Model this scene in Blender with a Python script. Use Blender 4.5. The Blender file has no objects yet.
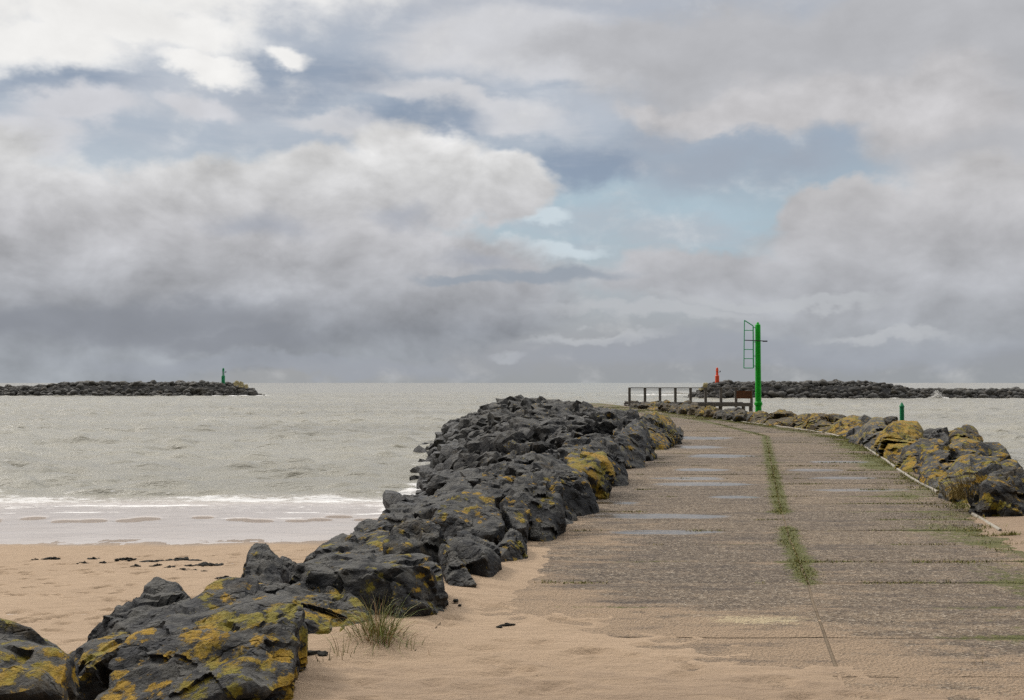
import bpy, bmesh, math, random
import numpy as np
from mathutils import Vector
from mathutils.bvhtree import BVHTree

random.seed(7)
rng = np.random.default_rng(7)
scene = bpy.context.scene
COL = scene.collection

# ------------------------------------------------------------------ camera
F = 1100.0
CAM = np.array([0.0, 0.0, 1.7])
TILT = math.atan(32.5 / F)
FW = np.array([0, math.cos(TILT), math.sin(TILT)])
UP = np.array([0, -math.sin(TILT), math.cos(TILT)])
SEA = -3.0


def ray(px, py):
    return np.array([1.0, 0, 0]) * (px - 512) / F + UP * (350 - py) / F + FW


def W(px, py, Y):
    d = ray(px, py)
    return CAM + d * (Y / d[1])


def G(px, py, z=0.0):
    d = ray(px, py)
    return CAM + d * ((z - CAM[2]) / d[2])


cd = bpy.data.cameras.new("camera")
cam = bpy.data.objects.new("camera", cd)
COL.objects.link(cam)
cam.location = CAM
cam.rotation_euler = (math.pi / 2 + TILT, 0, 0)
cd.sensor_width = 36
cd.lens = F / 1024 * 36
cd.clip_start = 0.1
cd.clip_end = 60000
scene.camera = cam


# ------------------------------------------------------------------ numpy noise
def _hash(ix, iy, iz, seed):
    h = (ix * 374761393 + iy * 668265263 + iz * 2147483647 + seed * 144665) & 0xFFFFFFFF
    h = ((h ^ (h >> 13)) * 1274126177) & 0xFFFFFFFF
    h = ((h ^ (h >> 16)) * 2246822519) & 0xFFFFFFFF
    return (h ^ (h >> 15)) & 0xFFFFFFFF


def perlin(p, seed=0):
    p = np.asarray(p, float)
    i = np.floor(p).astype(np.int64)
    f = p - i
    w = f * f * f * (f * (f * 6 - 15) + 10)
    out = np.zeros(len(p))
    for dx in (0, 1):
        for dy in (0, 1):
            for dz in (0, 1):
                h = _hash(i[:, 0] + dx, i[:, 1] + dy, i[:, 2] + dz, seed)
                a = (h & 1023) / 1023.0 * 2 * np.pi
                c = ((h >> 10) & 1023) / 511.5 - 1
                s = np.sqrt(np.maximum(0, 1 - c * c))
                g = s * np.cos(a) * (f[:, 0] - dx) + s * np.sin(a) * (f[:, 1] - dy) + c * (f[:, 2] - dz)
                wt = (w[:, 0] if dx else 1 - w[:, 0]) * (w[:, 1] if dy else 1 - w[:, 1]) * (w[:, 2] if dz else 1 - w[:, 2])
                out += g * wt
    return out * 1.5


def fbm(p, octs=4, seed=0, gain=0.5, lac=2.03):
    p = np.asarray(p, float)
    o = np.zeros(len(p))
    a = 1.0
    for k in range(octs):
        o += a * perlin(p, seed + k * 17)
        p = p * lac + 3.7
        a *= gain
    return o


def sstep(a, b, x):
    t = np.clip((x - a) / (b - a), 0, 1)
    return t * t * (3 - 2 * t)


def P3(x, y, z=0.0):
    return np.stack([x, y, np.broadcast_to(z, np.shape(x))], -1)


# ------------------------------------------------------------------ object helpers
def tag(o, label=None, cat=None, group=None, kind=None):
    if label: o["label"] = label
    if cat: o["category"] = cat
    if group: o["group"] = group
    if kind: o["kind"] = kind
    return o


def link(name, me, parent=None, loc=None):
    o = bpy.data.objects.new(name, me)
    COL.objects.link(o)
    if parent is not None:
        o.parent = parent
    if loc is not None:
        o.location = loc
    return o


def empty(name, loc, rz=0.0):
    o = bpy.data.objects.new(name, None)
    COL.objects.link(o)
    o.location = loc
    o.rotation_euler = (0, 0, rz)
    o.empty_display_size = 0.2
    return o


def np_mesh(name, V, Fc, mat, smooth=True, attrs=None):
    """V (n,3); Fc (m,k) int array; attrs {name: (n,) or (n,3)}"""
    me = bpy.data.meshes.new(name)
    V = np.asarray(V, np.float32)
    Fc = np.asarray(Fc, np.int32)
    m, k = Fc.shape
    me.vertices.add(len(V))
    me.vertices.foreach_set("co", V.ravel())
    me.loops.add(m * k)
    me.loops.foreach_set("vertex_index", Fc.ravel())
    me.polygons.add(m)
    me.polygons.foreach_set("loop_start", np.arange(0, m * k, k, dtype=np.int32))
    me.polygons.foreach_set("use_smooth", np.full(m, smooth))
    me.update(calc_edges=True)
    me.validate()
    if mat: me.materials.append(mat)
    for n, a in (attrs or {}).items():
        a = np.asarray(a, np.float32)
        if a.ndim == 1:
            t = me.attributes.new(n, "FLOAT", "POINT")
            t.data.foreach_set("value", a)
        else:
            t = me.attributes.new(n, "FLOAT_VECTOR", "POINT")
            t.data.foreach_set("vector", a.ravel())
    return me


def grid_faces(nr, nc):
    i = np.arange(nr - 1)[:, None] * nc + np.arange(nc - 1)[None, :]
    return np.stack([i, i + 1, i + nc + 1, i + nc], -1).reshape(-1, 4)


def bm_obj(name, bm, mat, parent=None, loc=None, smooth=False):
    bmesh.ops.recalc_face_normals(bm, faces=bm.faces)
    me = bpy.data.meshes.new(name)
    bm.to_mesh(me)
    bm.free()
    if smooth:
        me.polygons.foreach_set("use_smooth", np.full(len(me.polygons), True))
    me.materials.append(mat)
    return link(name, me, parent, loc)


def add_box(bm, c, s, bev=0.0, rot=None):
    r = bmesh.ops.create_cube(bm, size=1.0)
    vs = r["verts"]
    for v in vs:
        v.co = Vector((v.co.x * s[0], v.co.y * s[1], v.co.z * s[2]))
    if bev:
        es = list({e for v in vs for e in v.link_edges})
        rb = bmesh.ops.bevel(bm, geom=es, offset=bev, segments=1, affect="EDGES")
        vs = list({v for v in rb["verts"]} | {v for v in vs if v.is_valid})
    for v in vs:
        if rot is not None:
            v.co.rotate(rot)
        v.co += Vector(c)
    return vs


def add_tube(bm, pts, radii, seg=10, cap=True):
    pts = [Vector(p) for p in pts]
    rings = []
    for i, p in enumerate(pts):
        a = pts[max(i - 1, 0)]
        b = pts[min(i + 1, len(pts) - 1)]
        d = (b - a).normalized()
        ref = Vector((0, 0, 1)) if abs(d.z) < 0.9 else Vector((0, 1, 0))
        s = d.cross(ref).normalized()
        t = s.cross(d).normalized()
        r = radii[i] if hasattr(radii, "__len__") else radii
        rings.append([bm.verts.new(p + (s * math.cos(2 * math.pi * k / seg) + t * math.sin(2 * math.pi * k / seg)) * r) for k in range(seg)])
    for i in range(len(rings) - 1):
        for k in range(seg):
            bm.faces.new((rings[i][k], rings[i][(k + 1) % seg], rings[i + 1][(k + 1) % seg], rings[i + 1][k]))
    if cap:
        bm.faces.new(rings[0][::-1])
        bm.faces.new(rings[-1])


def lathe(bm, c, prof, seg=20):
    """prof: list of (r, z) from bottom to top around the vertical through c"""
    rings = []
    for r, z in prof:
        rings.append([bm.verts.new((c[0] + r * math.cos(2 * math.pi * k / seg), c[1] + r * math.sin(2 * math.pi * k / seg), c[2] + z)) for k in range(seg)])
    for i in range(len(rings) - 1):
        for k in range(seg):
            bm.faces.new((rings[i][k], rings[i][(k + 1) % seg], rings[i + 1][(k + 1) % seg], rings[i + 1][k]))
    bm.faces.new(rings[0][::-1])
    bm.faces.new(rings[-1])


# ------------------------------------------------------------------ node helpers
def lin(r, g, b):
    f = lambda c: (c / 255) / 12.92 if c / 255 <= 0.04045 else ((c / 255 + 0.055) / 1.055) ** 2.4
    return (f(r), f(g), f(b), 1.0)


class N:
    def __init__(s, tree):
        s.t = tree
        s.n = tree.nodes
        s.l = tree.links

    def put(s, sock, v):
        if isinstance(v, bpy.types.NodeSocket):
            s.l.new(v, sock)
        elif v is not None:
            if hasattr(sock.default_value, "__len__"):
                v = tuple(v) if hasattr(v, "__len__") else (v,) * len(sock.default_value)
                sock.default_value = v[: len(sock.default_value)]
            else:
                sock.default_value = v

    def math(s, op, a, b=None, c=None, clamp=False):
        n = s.n.new("ShaderNodeMath")
        n.operation = op
        n.use_clamp = clamp
        for i, v in enumerate((a, b, c)):
            if v is not None: s.put(n.inputs[i], v)
        return n.outputs[0]

    def vmath(s, op, a, b=None):
        n = s.n.new("ShaderNodeVectorMath")
        n.operation = op
        s.put(n.inputs[0], a)
        if b is not None: s.put(n.inputs[3 if op == "SCALE" else 1], b)
        return n.outputs["Value"] if op in ("LENGTH", "DOT_PRODUCT") else n.outputs[0]

    def noise(s, vec, scale, detail=4, rough=0.55, dist=0.0, color=False, dim="3D"):
        n = s.n.new("ShaderNodeTexNoise")
        n.noise_dimensions = dim
        s.put(n.inputs["Vector"], vec)
        n.inputs["Scale"].default_value = scale
        n.inputs["Detail"].default_value = detail
        n.inputs["Roughness"].default_value = rough
        n.inputs["Distortion"].default_value = dist
        return n.outputs["Color" if color else "Fac"]

    def voro(s, vec, scale, feature="F1", out="Distance", rand=1.0):
        n = s.n.new("ShaderNodeTexVoronoi")
        n.feature = feature
        s.put(n.inputs["Vector"], vec)
        n.inputs["Scale"].default_value = scale
        n.inputs["Randomness"].default_value = rand
        return n.outputs[out]

    def mix(s, f, a, b, blend="MIX"):
        n = s.n.new("ShaderNodeMix")
        n.data_type = "RGBA"
        n.blend_type = blend
        s.put(n.inputs[0], f)
        for i, v in ((6, a), (7, b)):
            if isinstance(v, (tuple, list)) and len(v) == 3: v = tuple(v) + (1.0,)
            s.put(n.inputs[i], v)
        return n.outputs[2]

    def ramp(s, f, stops):
        n = s.n.new("ShaderNodeValToRGB")
        s.put(n.inputs[0], f)
        e = n.color_ramp.elements
        while len(e) < len(stops): e.new(0.5)
        for i, (p, c) in enumerate(stops):
            e[i].position = p
            e[i].color = tuple(c) + (1.0,) if len(c) == 3 else c
        return n.outputs[0]

    def sstep(s, x, a, b):
        n = s.n.new("ShaderNodeMapRange")
        n.interpolation_type = "SMOOTHSTEP"
        s.put(n.inputs[0], x)
        s.put(n.inputs[1], a)
        s.put(n.inputs[2], b)
        return n.outputs[0]

    def attr(s, name, out="Fac"):
        n = s.n.new("ShaderNodeAttribute")
        n.attribute_name = name
        return n.outputs[out]

    def mapping(s, vec, loc=(0, 0, 0), rot=(0, 0, 0), sc=(1, 1, 1), typ="POINT"):
        n = s.n.new("ShaderNodeMapping")
        n.vector_type = typ
        s.put(n.inputs["Vector"], vec)
        n.inputs["Location"].default_value = loc
        n.inputs["Rotation"].default_value = rot
        n.inputs["Scale"].default_value = sc
        return n.outputs[0]

    def bump(s, h, dist=0.01, strength=1.0, normal=None):
        n = s.n.new("ShaderNodeBump")
        n.inputs["Distance"].default_value = dist
        n.inputs["Strength"].default_value = strength
        s.put(n.inputs["Height"], h)
        if normal is not None: s.put(n.inputs["Normal"], normal)
        return n.outputs[0]


def new_mat(name):
    m = bpy.data.materials.new(name)
    m.use_nodes = True
    t = m.node_tree
    b = t.nodes["Principled BSDF"]
    return m, N(t), b


def pos(n):
    return n.n.new("ShaderNodeNewGeometry").outputs["Position"]


def nrm_z(n):
    g = n.n.new("ShaderNodeNewGeometry").outputs["Normal"]
    s = n.n.new("ShaderNodeSeparateXYZ")
    n.l.new(g, s.inputs[0])
    return s.outputs[2]


def simple_mat(name, col, rough=0.6, var=0.25, nscale=6.0, metal=0.0, bump=0.004, spec=0.4):
    m, n, b = new_mat(name)
    p = pos(n)
    f = n.noise(p, nscale, 6, 0.6)
    g = n.noise(p, nscale * 7, 4, 0.6)
    fac = n.math("ADD", n.math("MULTIPLY", f, 0.6), n.math("MULTIPLY", g, 0.4))
    dark = tuple(c * (1 - var) for c in col)
    light = tuple(min(1, c * (1 + var)) for c in col)
    n.put(b.inputs["Base Color"], n.ramp(fac, [(0.3, dark), (0.7, light)]))
    b.inputs["Roughness"].default_value = rough
    b.inputs["Metallic"].default_value = metal
    b.inputs["Specular IOR Level"].default_value = spec
    if bump: n.put(b.inputs["Normal"], n.bump(g, bump))
    return m


# ------------------------------------------------------------------ materials
def make_rock_mat():
    m, n, b = new_mat("weathered_rock")
    p = pos(n)
    lich, tone, brown, wet = n.attr("lichen"), n.attr("tone"), n.attr("brown"), n.attr("wet")
    st = n.attr("strata", "Vector")
    n1 = n.noise(p, 1.7, 8, 0.62)
    n2 = n.noise(p, 8.0, 7, 0.65, 0.4)
    n3 = n.noise(p, 48.0, 4, 0.6)
    nstr = n.noise(n.mapping(st, sc=(1.2, 1.2, 11.0)), 2.0, 6, 0.62, 0.3)
    f = n.math("ADD", n.math("MULTIPLY", n1, 0.34), n.math("MULTIPLY", n2, 0.3))
    f = n.math("ADD", f, n.math("MULTIPLY", nstr, 0.16))
    f = n.math("ADD", f, n.math("MULTIPLY", n3, 0.20))
    base = n.ramp(f, [(0.38, (0.016, 0.017, 0.021)), (0.47, (0.05, 0.052, 0.059)), (0.53, (0.088, 0.088, 0.092)), (0.64, (0.20, 0.195, 0.185))])
    base = n.mix(1.0, base, n.mix(tone, (0.10, 0.104, 0.116), (0.88, 0.865, 0.82)), "MULTIPLY")
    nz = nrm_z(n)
    wear = n.sstep(n.math('ADD', n.n.new('ShaderNodeNewGeometry').outputs['Pointiness'], n.math('MULTIPLY', n.math('SUBTRACT', n2, 0.5), 0.12)), 0.515, 0.60)
    base = n.mix(n.math('MULTIPLY', wear, 0.4), base, n.mix(n3, (0.12, 0.116, 0.108), (0.25, 0.24, 0.22)))
    # weathering crust plus painted-in top light, pale on whatever faces upward
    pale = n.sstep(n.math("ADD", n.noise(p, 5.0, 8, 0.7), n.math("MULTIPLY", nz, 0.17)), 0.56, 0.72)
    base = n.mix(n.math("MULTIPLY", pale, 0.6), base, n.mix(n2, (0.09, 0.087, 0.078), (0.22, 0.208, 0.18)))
    # brown algae film
    bm_ = n.sstep(n.math("ADD", n.noise(p, 3.1, 7, 0.7), n.math("MULTIPLY", brown, 0.45)), 0.64, 0.86)
    base = n.mix(n.math("MULTIPLY", bm_, 0.62), base, n.mix(n2, (0.045, 0.031, 0.012), (0.15, 0.10, 0.032)))
    # yellow lichen
    nl = n.noise(p, 3.4, 9, 0.72, 0.2)
    nlb = n.noise(p, 1.3, 3, 0.5)
    lm = n.math("ADD", n.math("MULTIPLY", nl, 0.8), n.math("MULTIPLY", nlb, 0.35))
    lm = n.math("ADD", lm, n.math("MULTIPLY", n.noise(p, 30, 5, 0.75), 0.3))
    lm = n.math("ADD", lm, n.math("MULTIPLY", nz, 0.07))
    lm = n.math("ADD", lm, n.math("MULTIPLY", lich, 0.29))
    lm = n.math('ADD', lm, n.math('MULTIPLY', n.math('SUBTRACT', 0.45, n.voro(n.vmath('ADD', p, n.vmath('SCALE', n.noise(p, 9, 3, 0.6, color=True), 0.12)), 8.5)), 0.30))
    lmask = n.sstep(lm, 0.955, 1.02)
    lcol = n.mix(n.sstep(n.noise(p, 2.3, 5, 0.6), 0.42, 0.6), (0.43, 0.25, 0.012), (0.26, 0.215, 0.02))
    lcol = n.mix(n.sstep(n.noise(p, 33, 4, 0.7), 0.4, 0.7), lcol, n.mix(0.5, lcol, (0.06, 0.045, 0.02)))
    base = n.mix(n.math("MULTIPLY", lmask, 0.9), base, lcol)
    # small white specks (barnacles, droppings)
    sp = n.sstep(n.math("ADD", n.voro(p, 7.0), n.math("MULTIPLY", n3, 0.06)), 0.1, 0.06)
    base = n.mix(n.math("MULTIPLY", sp, 0.55), base, (0.34, 0.33, 0.29))
    base = n.mix(n.math("MULTIPLY", wet, 0.55), base, n.mix(1.0, base, (0.45, 0.45, 0.47), "MULTIPLY"))
    n.put(b.inputs["Base Color"], base)
    n.put(b.inputs["Roughness"], n.math("SUBTRACT", n.math("ADD", 0.62, n.math("MULTIPLY", n2, 0.3)), n.math("MULTIPLY", wet, 0.25)))
    b.inputs["Specular IOR Level"].default_value = 0.28
    h = n.math("ADD", n.math("MULTIPLY", n2, 1.0), n.math("MULTIPLY", n3, 0.22))
    h = n.math("ADD", h, n.math("MULTIPLY", nstr, 0.4))
    h = n.math("ADD", h, n.math("MULTIPLY", lmask, 0.06))
    crack = n.sstep(n.voro(n.vmath("ADD", p, n.vmath("SCALE", n.noise(p, 2.0, 4, 0.6, color=True), 0.9)), 1.6, "DISTANCE_TO_EDGE"), 0.0, 0.035)
    h = n.math("ADD", h, n.math("MULTIPLY", crack, 0.35))
    n.put(b.inputs["Normal"], n.bump(h, 0.06, 1.0))
    return m


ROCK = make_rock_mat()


def make_sand_mat(name, wetattr=False):
    m, n, b = new_mat(name)
    p = pos(n)
    n1 = n.noise(p, 0.8, 6, 0.6)
    n2 = n.noise(n.mapping(p, sc=(0.6, 1.6, 1)), 5.0, 6, 0.65)
    n3 = n.noise(p, 160, 3, 0.7)
    c = n.ramp(n.math("ADD", n.math("MULTIPLY", n1, 0.5), n.math("MULTIPLY", n2, 0.5)), [(0.3, (0.32, 0.228, 0.148)), (0.55, (0.405, 0.293, 0.194)), (0.75, (0.475, 0.35, 0.238))])
    c = n.mix(0.35, c, n.mix(n3, (0.24, 0.16, 0.1), (0.62, 0.46, 0.31)))
    # sparse dark grit and organic specks
    gr = n.sstep(n.math("ADD", n.noise(p, 34, 4, 0.75), n.math("MULTIPLY", n.noise(p, 1.6, 3, 0.5), 0.28)), 0.79, 0.86)
    c = n.mix(n.math("MULTIPLY", gr, 0.7), c, (0.09, 0.065, 0.04))
    st = n.attr("stain_shade")
    c = n.mix(n.math("MULTIPLY", n.sstep(n.math("ADD", st, n.math("MULTIPLY", n.math("SUBTRACT", n2, 0.5), 0.9)), 0.35, 0.75), 0.5), c, (0.19, 0.135, 0.095))
    wet = n.attr("wet")
    c = n.mix(n.math("MULTIPLY", wet, 0.75), c, n.mix(1.0, c, (0.5, 0.5, 0.52), "MULTIPLY"))
    n.put(b.inputs["Base Color"], c)
    n.put(b.inputs["Roughness"], n.math("SUBTRACT", 0.9, n.math("MULTIPLY", wet, 0.62)))
    b.inputs["Specular IOR Level"].default_value = 0.25
    h = n.math("ADD", n.math("MULTIPLY", n2, 1.0), n.math("MULTIPLY", n.noise(p, 22, 5, 0.65), 0.4))
    h = n.math("ADD", h, n.math("MULTIPLY", n3, 0.1))
    n.put(b.inputs["Normal"], n.bump(h, 0.035, 1.0))
    return m


SAND = make_sand_mat("dry_sand")


def make_deck_mat():
    m, n, b = new_mat("exposed_aggregate_slab")
    p = pos(n)
    tone, sandy, wet, pale, moss = n.attr("tone"), n.attr("sandy"), n.attr("puddle"), n.attr("pale"), n.attr("moss")
    stx = n.mapping(p, sc=(0.5, 1.8, 1))
    n1 = n.noise(p, 1.1, 6, 0.6)
    n2 = n.noise(stx, 3.0, 7, 0.65)
    n3 = n.noise(p, 26, 7, 0.78)
    peb = n.voro(p, 52)
    pcol = n.n.new("ShaderNodeTexVoronoi")
    n.put(pcol.inputs["Vector"], p)
    pcol.inputs["Scale"].default_value = 52
    pv = n.n.new("ShaderNodeSeparateColor")
    n.l.new(pcol.outputs["Color"], pv.inputs[0])
    agg = n.ramp(pv.outputs[0], [(0.0, (0.05, 0.038, 0.03)), (0.45, (0.165, 0.125, 0.088)), (0.75, (0.32, 0.245, 0.165)), (1.0, (0.58, 0.49, 0.38))])
    c0 = n.mix(tone, (0.175, 0.135, 0.098), (0.39, 0.29, 0.185))
    c0 = n.mix(n.sstep(n2, 0.35, 0.7), n.mix(1.0, c0, (0.70, 0.67, 0.65), "MULTIPLY"), c0)
    mot = n.noise(p, 4.5, 6, 0.7)
    c0 = n.mix(n.sstep(mot, 0.4, 0.62), n.mix(1.0, c0, (0.66, 0.64, 0.63), "MULTIPLY"), c0)
    c = n.mix(n.math("MULTIPLY", n.sstep(n3, 0.34, 0.6), 0.8), c0, agg)
    # blown sand film, streaked across the slabs
    sm = n.math("ADD", sandy, n.math("MULTIPLY", n.math("SUBTRACT", n2, 0.5), 2.1))
    sm = n.math("ADD", sm, n.math("MULTIPLY", n.math("SUBTRACT", n.noise(p, 14, 6, 0.7), 0.5), 0.9))
    smask = n.sstep(sm, 0.3, 0.8)
    c = n.mix(n.math("MULTIPLY", smask, 0.9), c, n.mix(n3, (0.31, 0.215, 0.132), (0.44, 0.315, 0.205)))
    # dark damp / dirt blotches
    dk = n.sstep(n.math("ADD", n.noise(stx, 1.3, 7, 0.75), n.math("MULTIPLY", n3, 0.3)), 0.64, 0.82)
    c = n.mix(n.math("MULTIPLY", dk, 0.65), c, (0.075, 0.06, 0.052))
    ms = n.sstep(n.math("ADD", moss, n.math("MULTIPLY", n.math("SUBTRACT", n.noise(p, 9, 6, 0.7), 0.5), 1.6)), 0.35, 0.7)
    c = n.mix(n.math("MULTIPLY", ms, 0.85), c, n.mix(n3, (0.06, 0.07, 0.010), (0.15, 0.155, 0.026)))
    pm = n.sstep(n.math("ADD", pale, n.math("MULTIPLY", n.math("SUBTRACT", n.noise(n.mapping(p, sc=(0.7, 1.3, 1)), 15, 8, 0.8), 0.5), 3.4)), 0.5, 0.8)
    c = n.mix(n.math("MULTIPLY", pm, 0.85), c, n.mix(n3, (0.42, 0.33, 0.19), (0.66, 0.54, 0.34)))
    wm = n.sstep(n.math("ADD", wet, n.math("MULTIPLY", n.math("SUBTRACT", n.noise(stx, 2.2, 5, 0.6), 0.5), 0.9)), 0.4, 0.6)
    c = n.mix(wm, c, n.mix(1.0, c, (0.7, 0.7, 0.7), "MULTIPLY"))
    n.put(b.inputs["Base Color"], c)
    n.put(b.inputs["Roughness"], n.math("SUBTRACT", 0.88, n.math("MULTIPLY", wm, 0.70)))
    b.inputs["Specular IOR Level"].default_value = 0.4
    h = n.math("ADD", n.math("MULTIPLY", n3, 0.5), n.math("MULTIPLY", peb, 0.6))
    h = n.math("ADD", h, n.math("MULTIPLY", n2, 0.5))
    h = n.math("MULTIPLY", h, n.math("SUBTRACT", 1.0, n.math("MULTIPLY", wm, 0.985)))
    n.put(b.inputs["Normal"], n.bump(h, 0.03, 1.0))
    return m


DECK = make_deck_mat()
SOIL = simple_mat("joint_soil", (0.19, 0.14, 0.09), 0.95, 0.4, 14)
CORE = simple_mat("embankment_core", (0.035, 0.034, 0.033), 0.95, 0.5, 3, bump=0.05)
KERB = simple_mat("pale_kerb_concrete", (0.36, 0.325, 0.265), 0.85, 0.4, 7)
GREEN = simple_mat("green_paint", (0.004, 0.50, 0.016), 0.42, 0.22, 3, bump=0.001)
GREEN2 = simple_mat("dull_green_paint", (0.04, 0.55, 0.22), 0.55, 0.25, 9, bump=0.001)
GREEN3 = simple_mat("dark_green_paint", (0.012, 0.28, 0.11), 0.5, 0.2, 9, bump=0.001)
RED = simple_mat("orange_red_paint", (0.86, 0.10, 0.03), 0.45, 0.12, 4, bump=0.001)
DARKMETAL = simple_mat("dark_steel", (0.045, 0.04, 0.045), 0.55, 0.3, 9, bump=0.002)
RUST = simple_mat("rusty_steel", (0.2, 0.07, 0.025), 0.85, 0.5, 8, bump=0.004)
TIMBER = simple_mat("grey_weathered_timber", (0.19, 0.172, 0.152), 0.9, 0.4, 11, bump=0.006)
BOARD = simple_mat("brown_board", (0.15, 0.06, 0.026), 0.75, 0.3, 4, bump=0.004)
WEED = simple_mat("dark_seaweed", (0.016, 0.013, 0.007), 0.85, 0.5, 20, bump=0.01)
FOAM = simple_mat("white_foam", (0.86, 0.85, 0.83), 0.9, 0.06, 4, bump=0.0)
TWIG = simple_mat("dry_twig", (0.10, 0.07, 0.04), 0.9, 0.4, 30, bump=0.001)


def make_grass_mat():
    m, n, b = new_mat("grass_blades")
    n.put(b.inputs["Base Color"], n.mix(1.0, n.attr("gcol", "Color"), n.mix(n.noise(pos(n), 6, 4, 0.6), (0.7, 0.7, 0.7), (1.3, 1.3, 1.3)), "MULTIPLY"))
    b.inputs["Roughness"].default_value = 0.75
    b.inputs["Specular IOR Level"].default_value = 0.25
    return m


GRASS = make_grass_mat()


def make_sea_mat():
    m, n, b = new_mat("turbid_sea")
    p = pos(n)
    foam, shallow = n.attr("foam"), n.attr("shallow")
    body = n.ramp(n.noise(n.mapping(p, sc=(0.3, 1, 1)), 0.05, 5, 0.6), [(0.35, (0.275, 0.256, 0.198)), (0.65, (0.37, 0.345, 0.27))])
    film = n.mix(n.noise(n.mapping(p, sc=(0.5, 1.5, 1)), 0.9, 6, 0.6), (0.46, 0.385, 0.325), (0.62, 0.56, 0.515))
    c = n.mix(shallow, body, film)
    fn = n.noise(n.mapping(p, sc=(0.6, 1.3, 1)), 3.2, 10, 0.78)
    fm = n.sstep(n.math("ADD", foam, n.math("MULTIPLY", n.math("SUBTRACT", fn, 0.5), 2.4)), 0.42, 0.8)
    c = n.mix(n.math("MULTIPLY", fm, 0.92), c, (0.86, 0.845, 0.82))
    n.put(b.inputs["Base Color"], c)
    n.put(b.inputs["Roughness"], n.math("ADD", n.math("MULTIPLY", fm, 0.6), n.math("SUBTRACT", 0.17, n.math("MULTIPLY", shallow, 0.06))))
    b.inputs["IOR"].default_value = 1.33
    h = n.noise(n.mapping(p, sc=(0.55, 1, 1)), 1.5, 6, 0.62)
    h2 = n.noise(n.mapping(p, sc=(0.55, 1, 1)), 0.42, 4, 0.6)
    hh = n.math("MULTIPLY", n.math("ADD", n.math("MULTIPLY", h, 0.35), n.math("MULTIPLY", h2, 0.8)), n.math("SUBTRACT", 1.0, n.math("MULTIPLY", shallow, 0.94)))
    n.put(b.inputs["Normal"], n.bump(hh, 0.7, 1.0))
    return m


SEAM = make_sea_mat()

# ------------------------------------------------------------------ plan of the jetty
EY = np.array([0, 5, 11.9, 17.4, 23, 29, 35, 44, 52, 62, 72, 85, 100, 130.])
EX = np.array([-2.4, -1.3, 0.2, 1.4, 2.55, 3.64, 4.6, 5.2, 4.9, 4.3, 3.7, 2.8, 1.5, -1.5])
KYX = [(0, 2.7), (5, 3.9)]
for px_, py_ in ((999, 527), (975, 512.5), (936, 489.5), (918, 480.5), (906, 473), (888, 460), (875, 452), (860, 442.5), (831, 433.8), (798.6, 429), (774, 425.5), (751, 423), (715.7, 418), (674.7, 412.6), (644.6, 408.5)):
    g_ = G(px_, py_)
    KYX.append((g_[1], g_[0]))
KYX += [(85, 7.6), (100, 6.0), (130, 3.0)]
KY, KX = np.array(KYX).T


def E(y): return np.interp(y, EY, EX)
def K(y): return np.interp(y, KY, KX)


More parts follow.
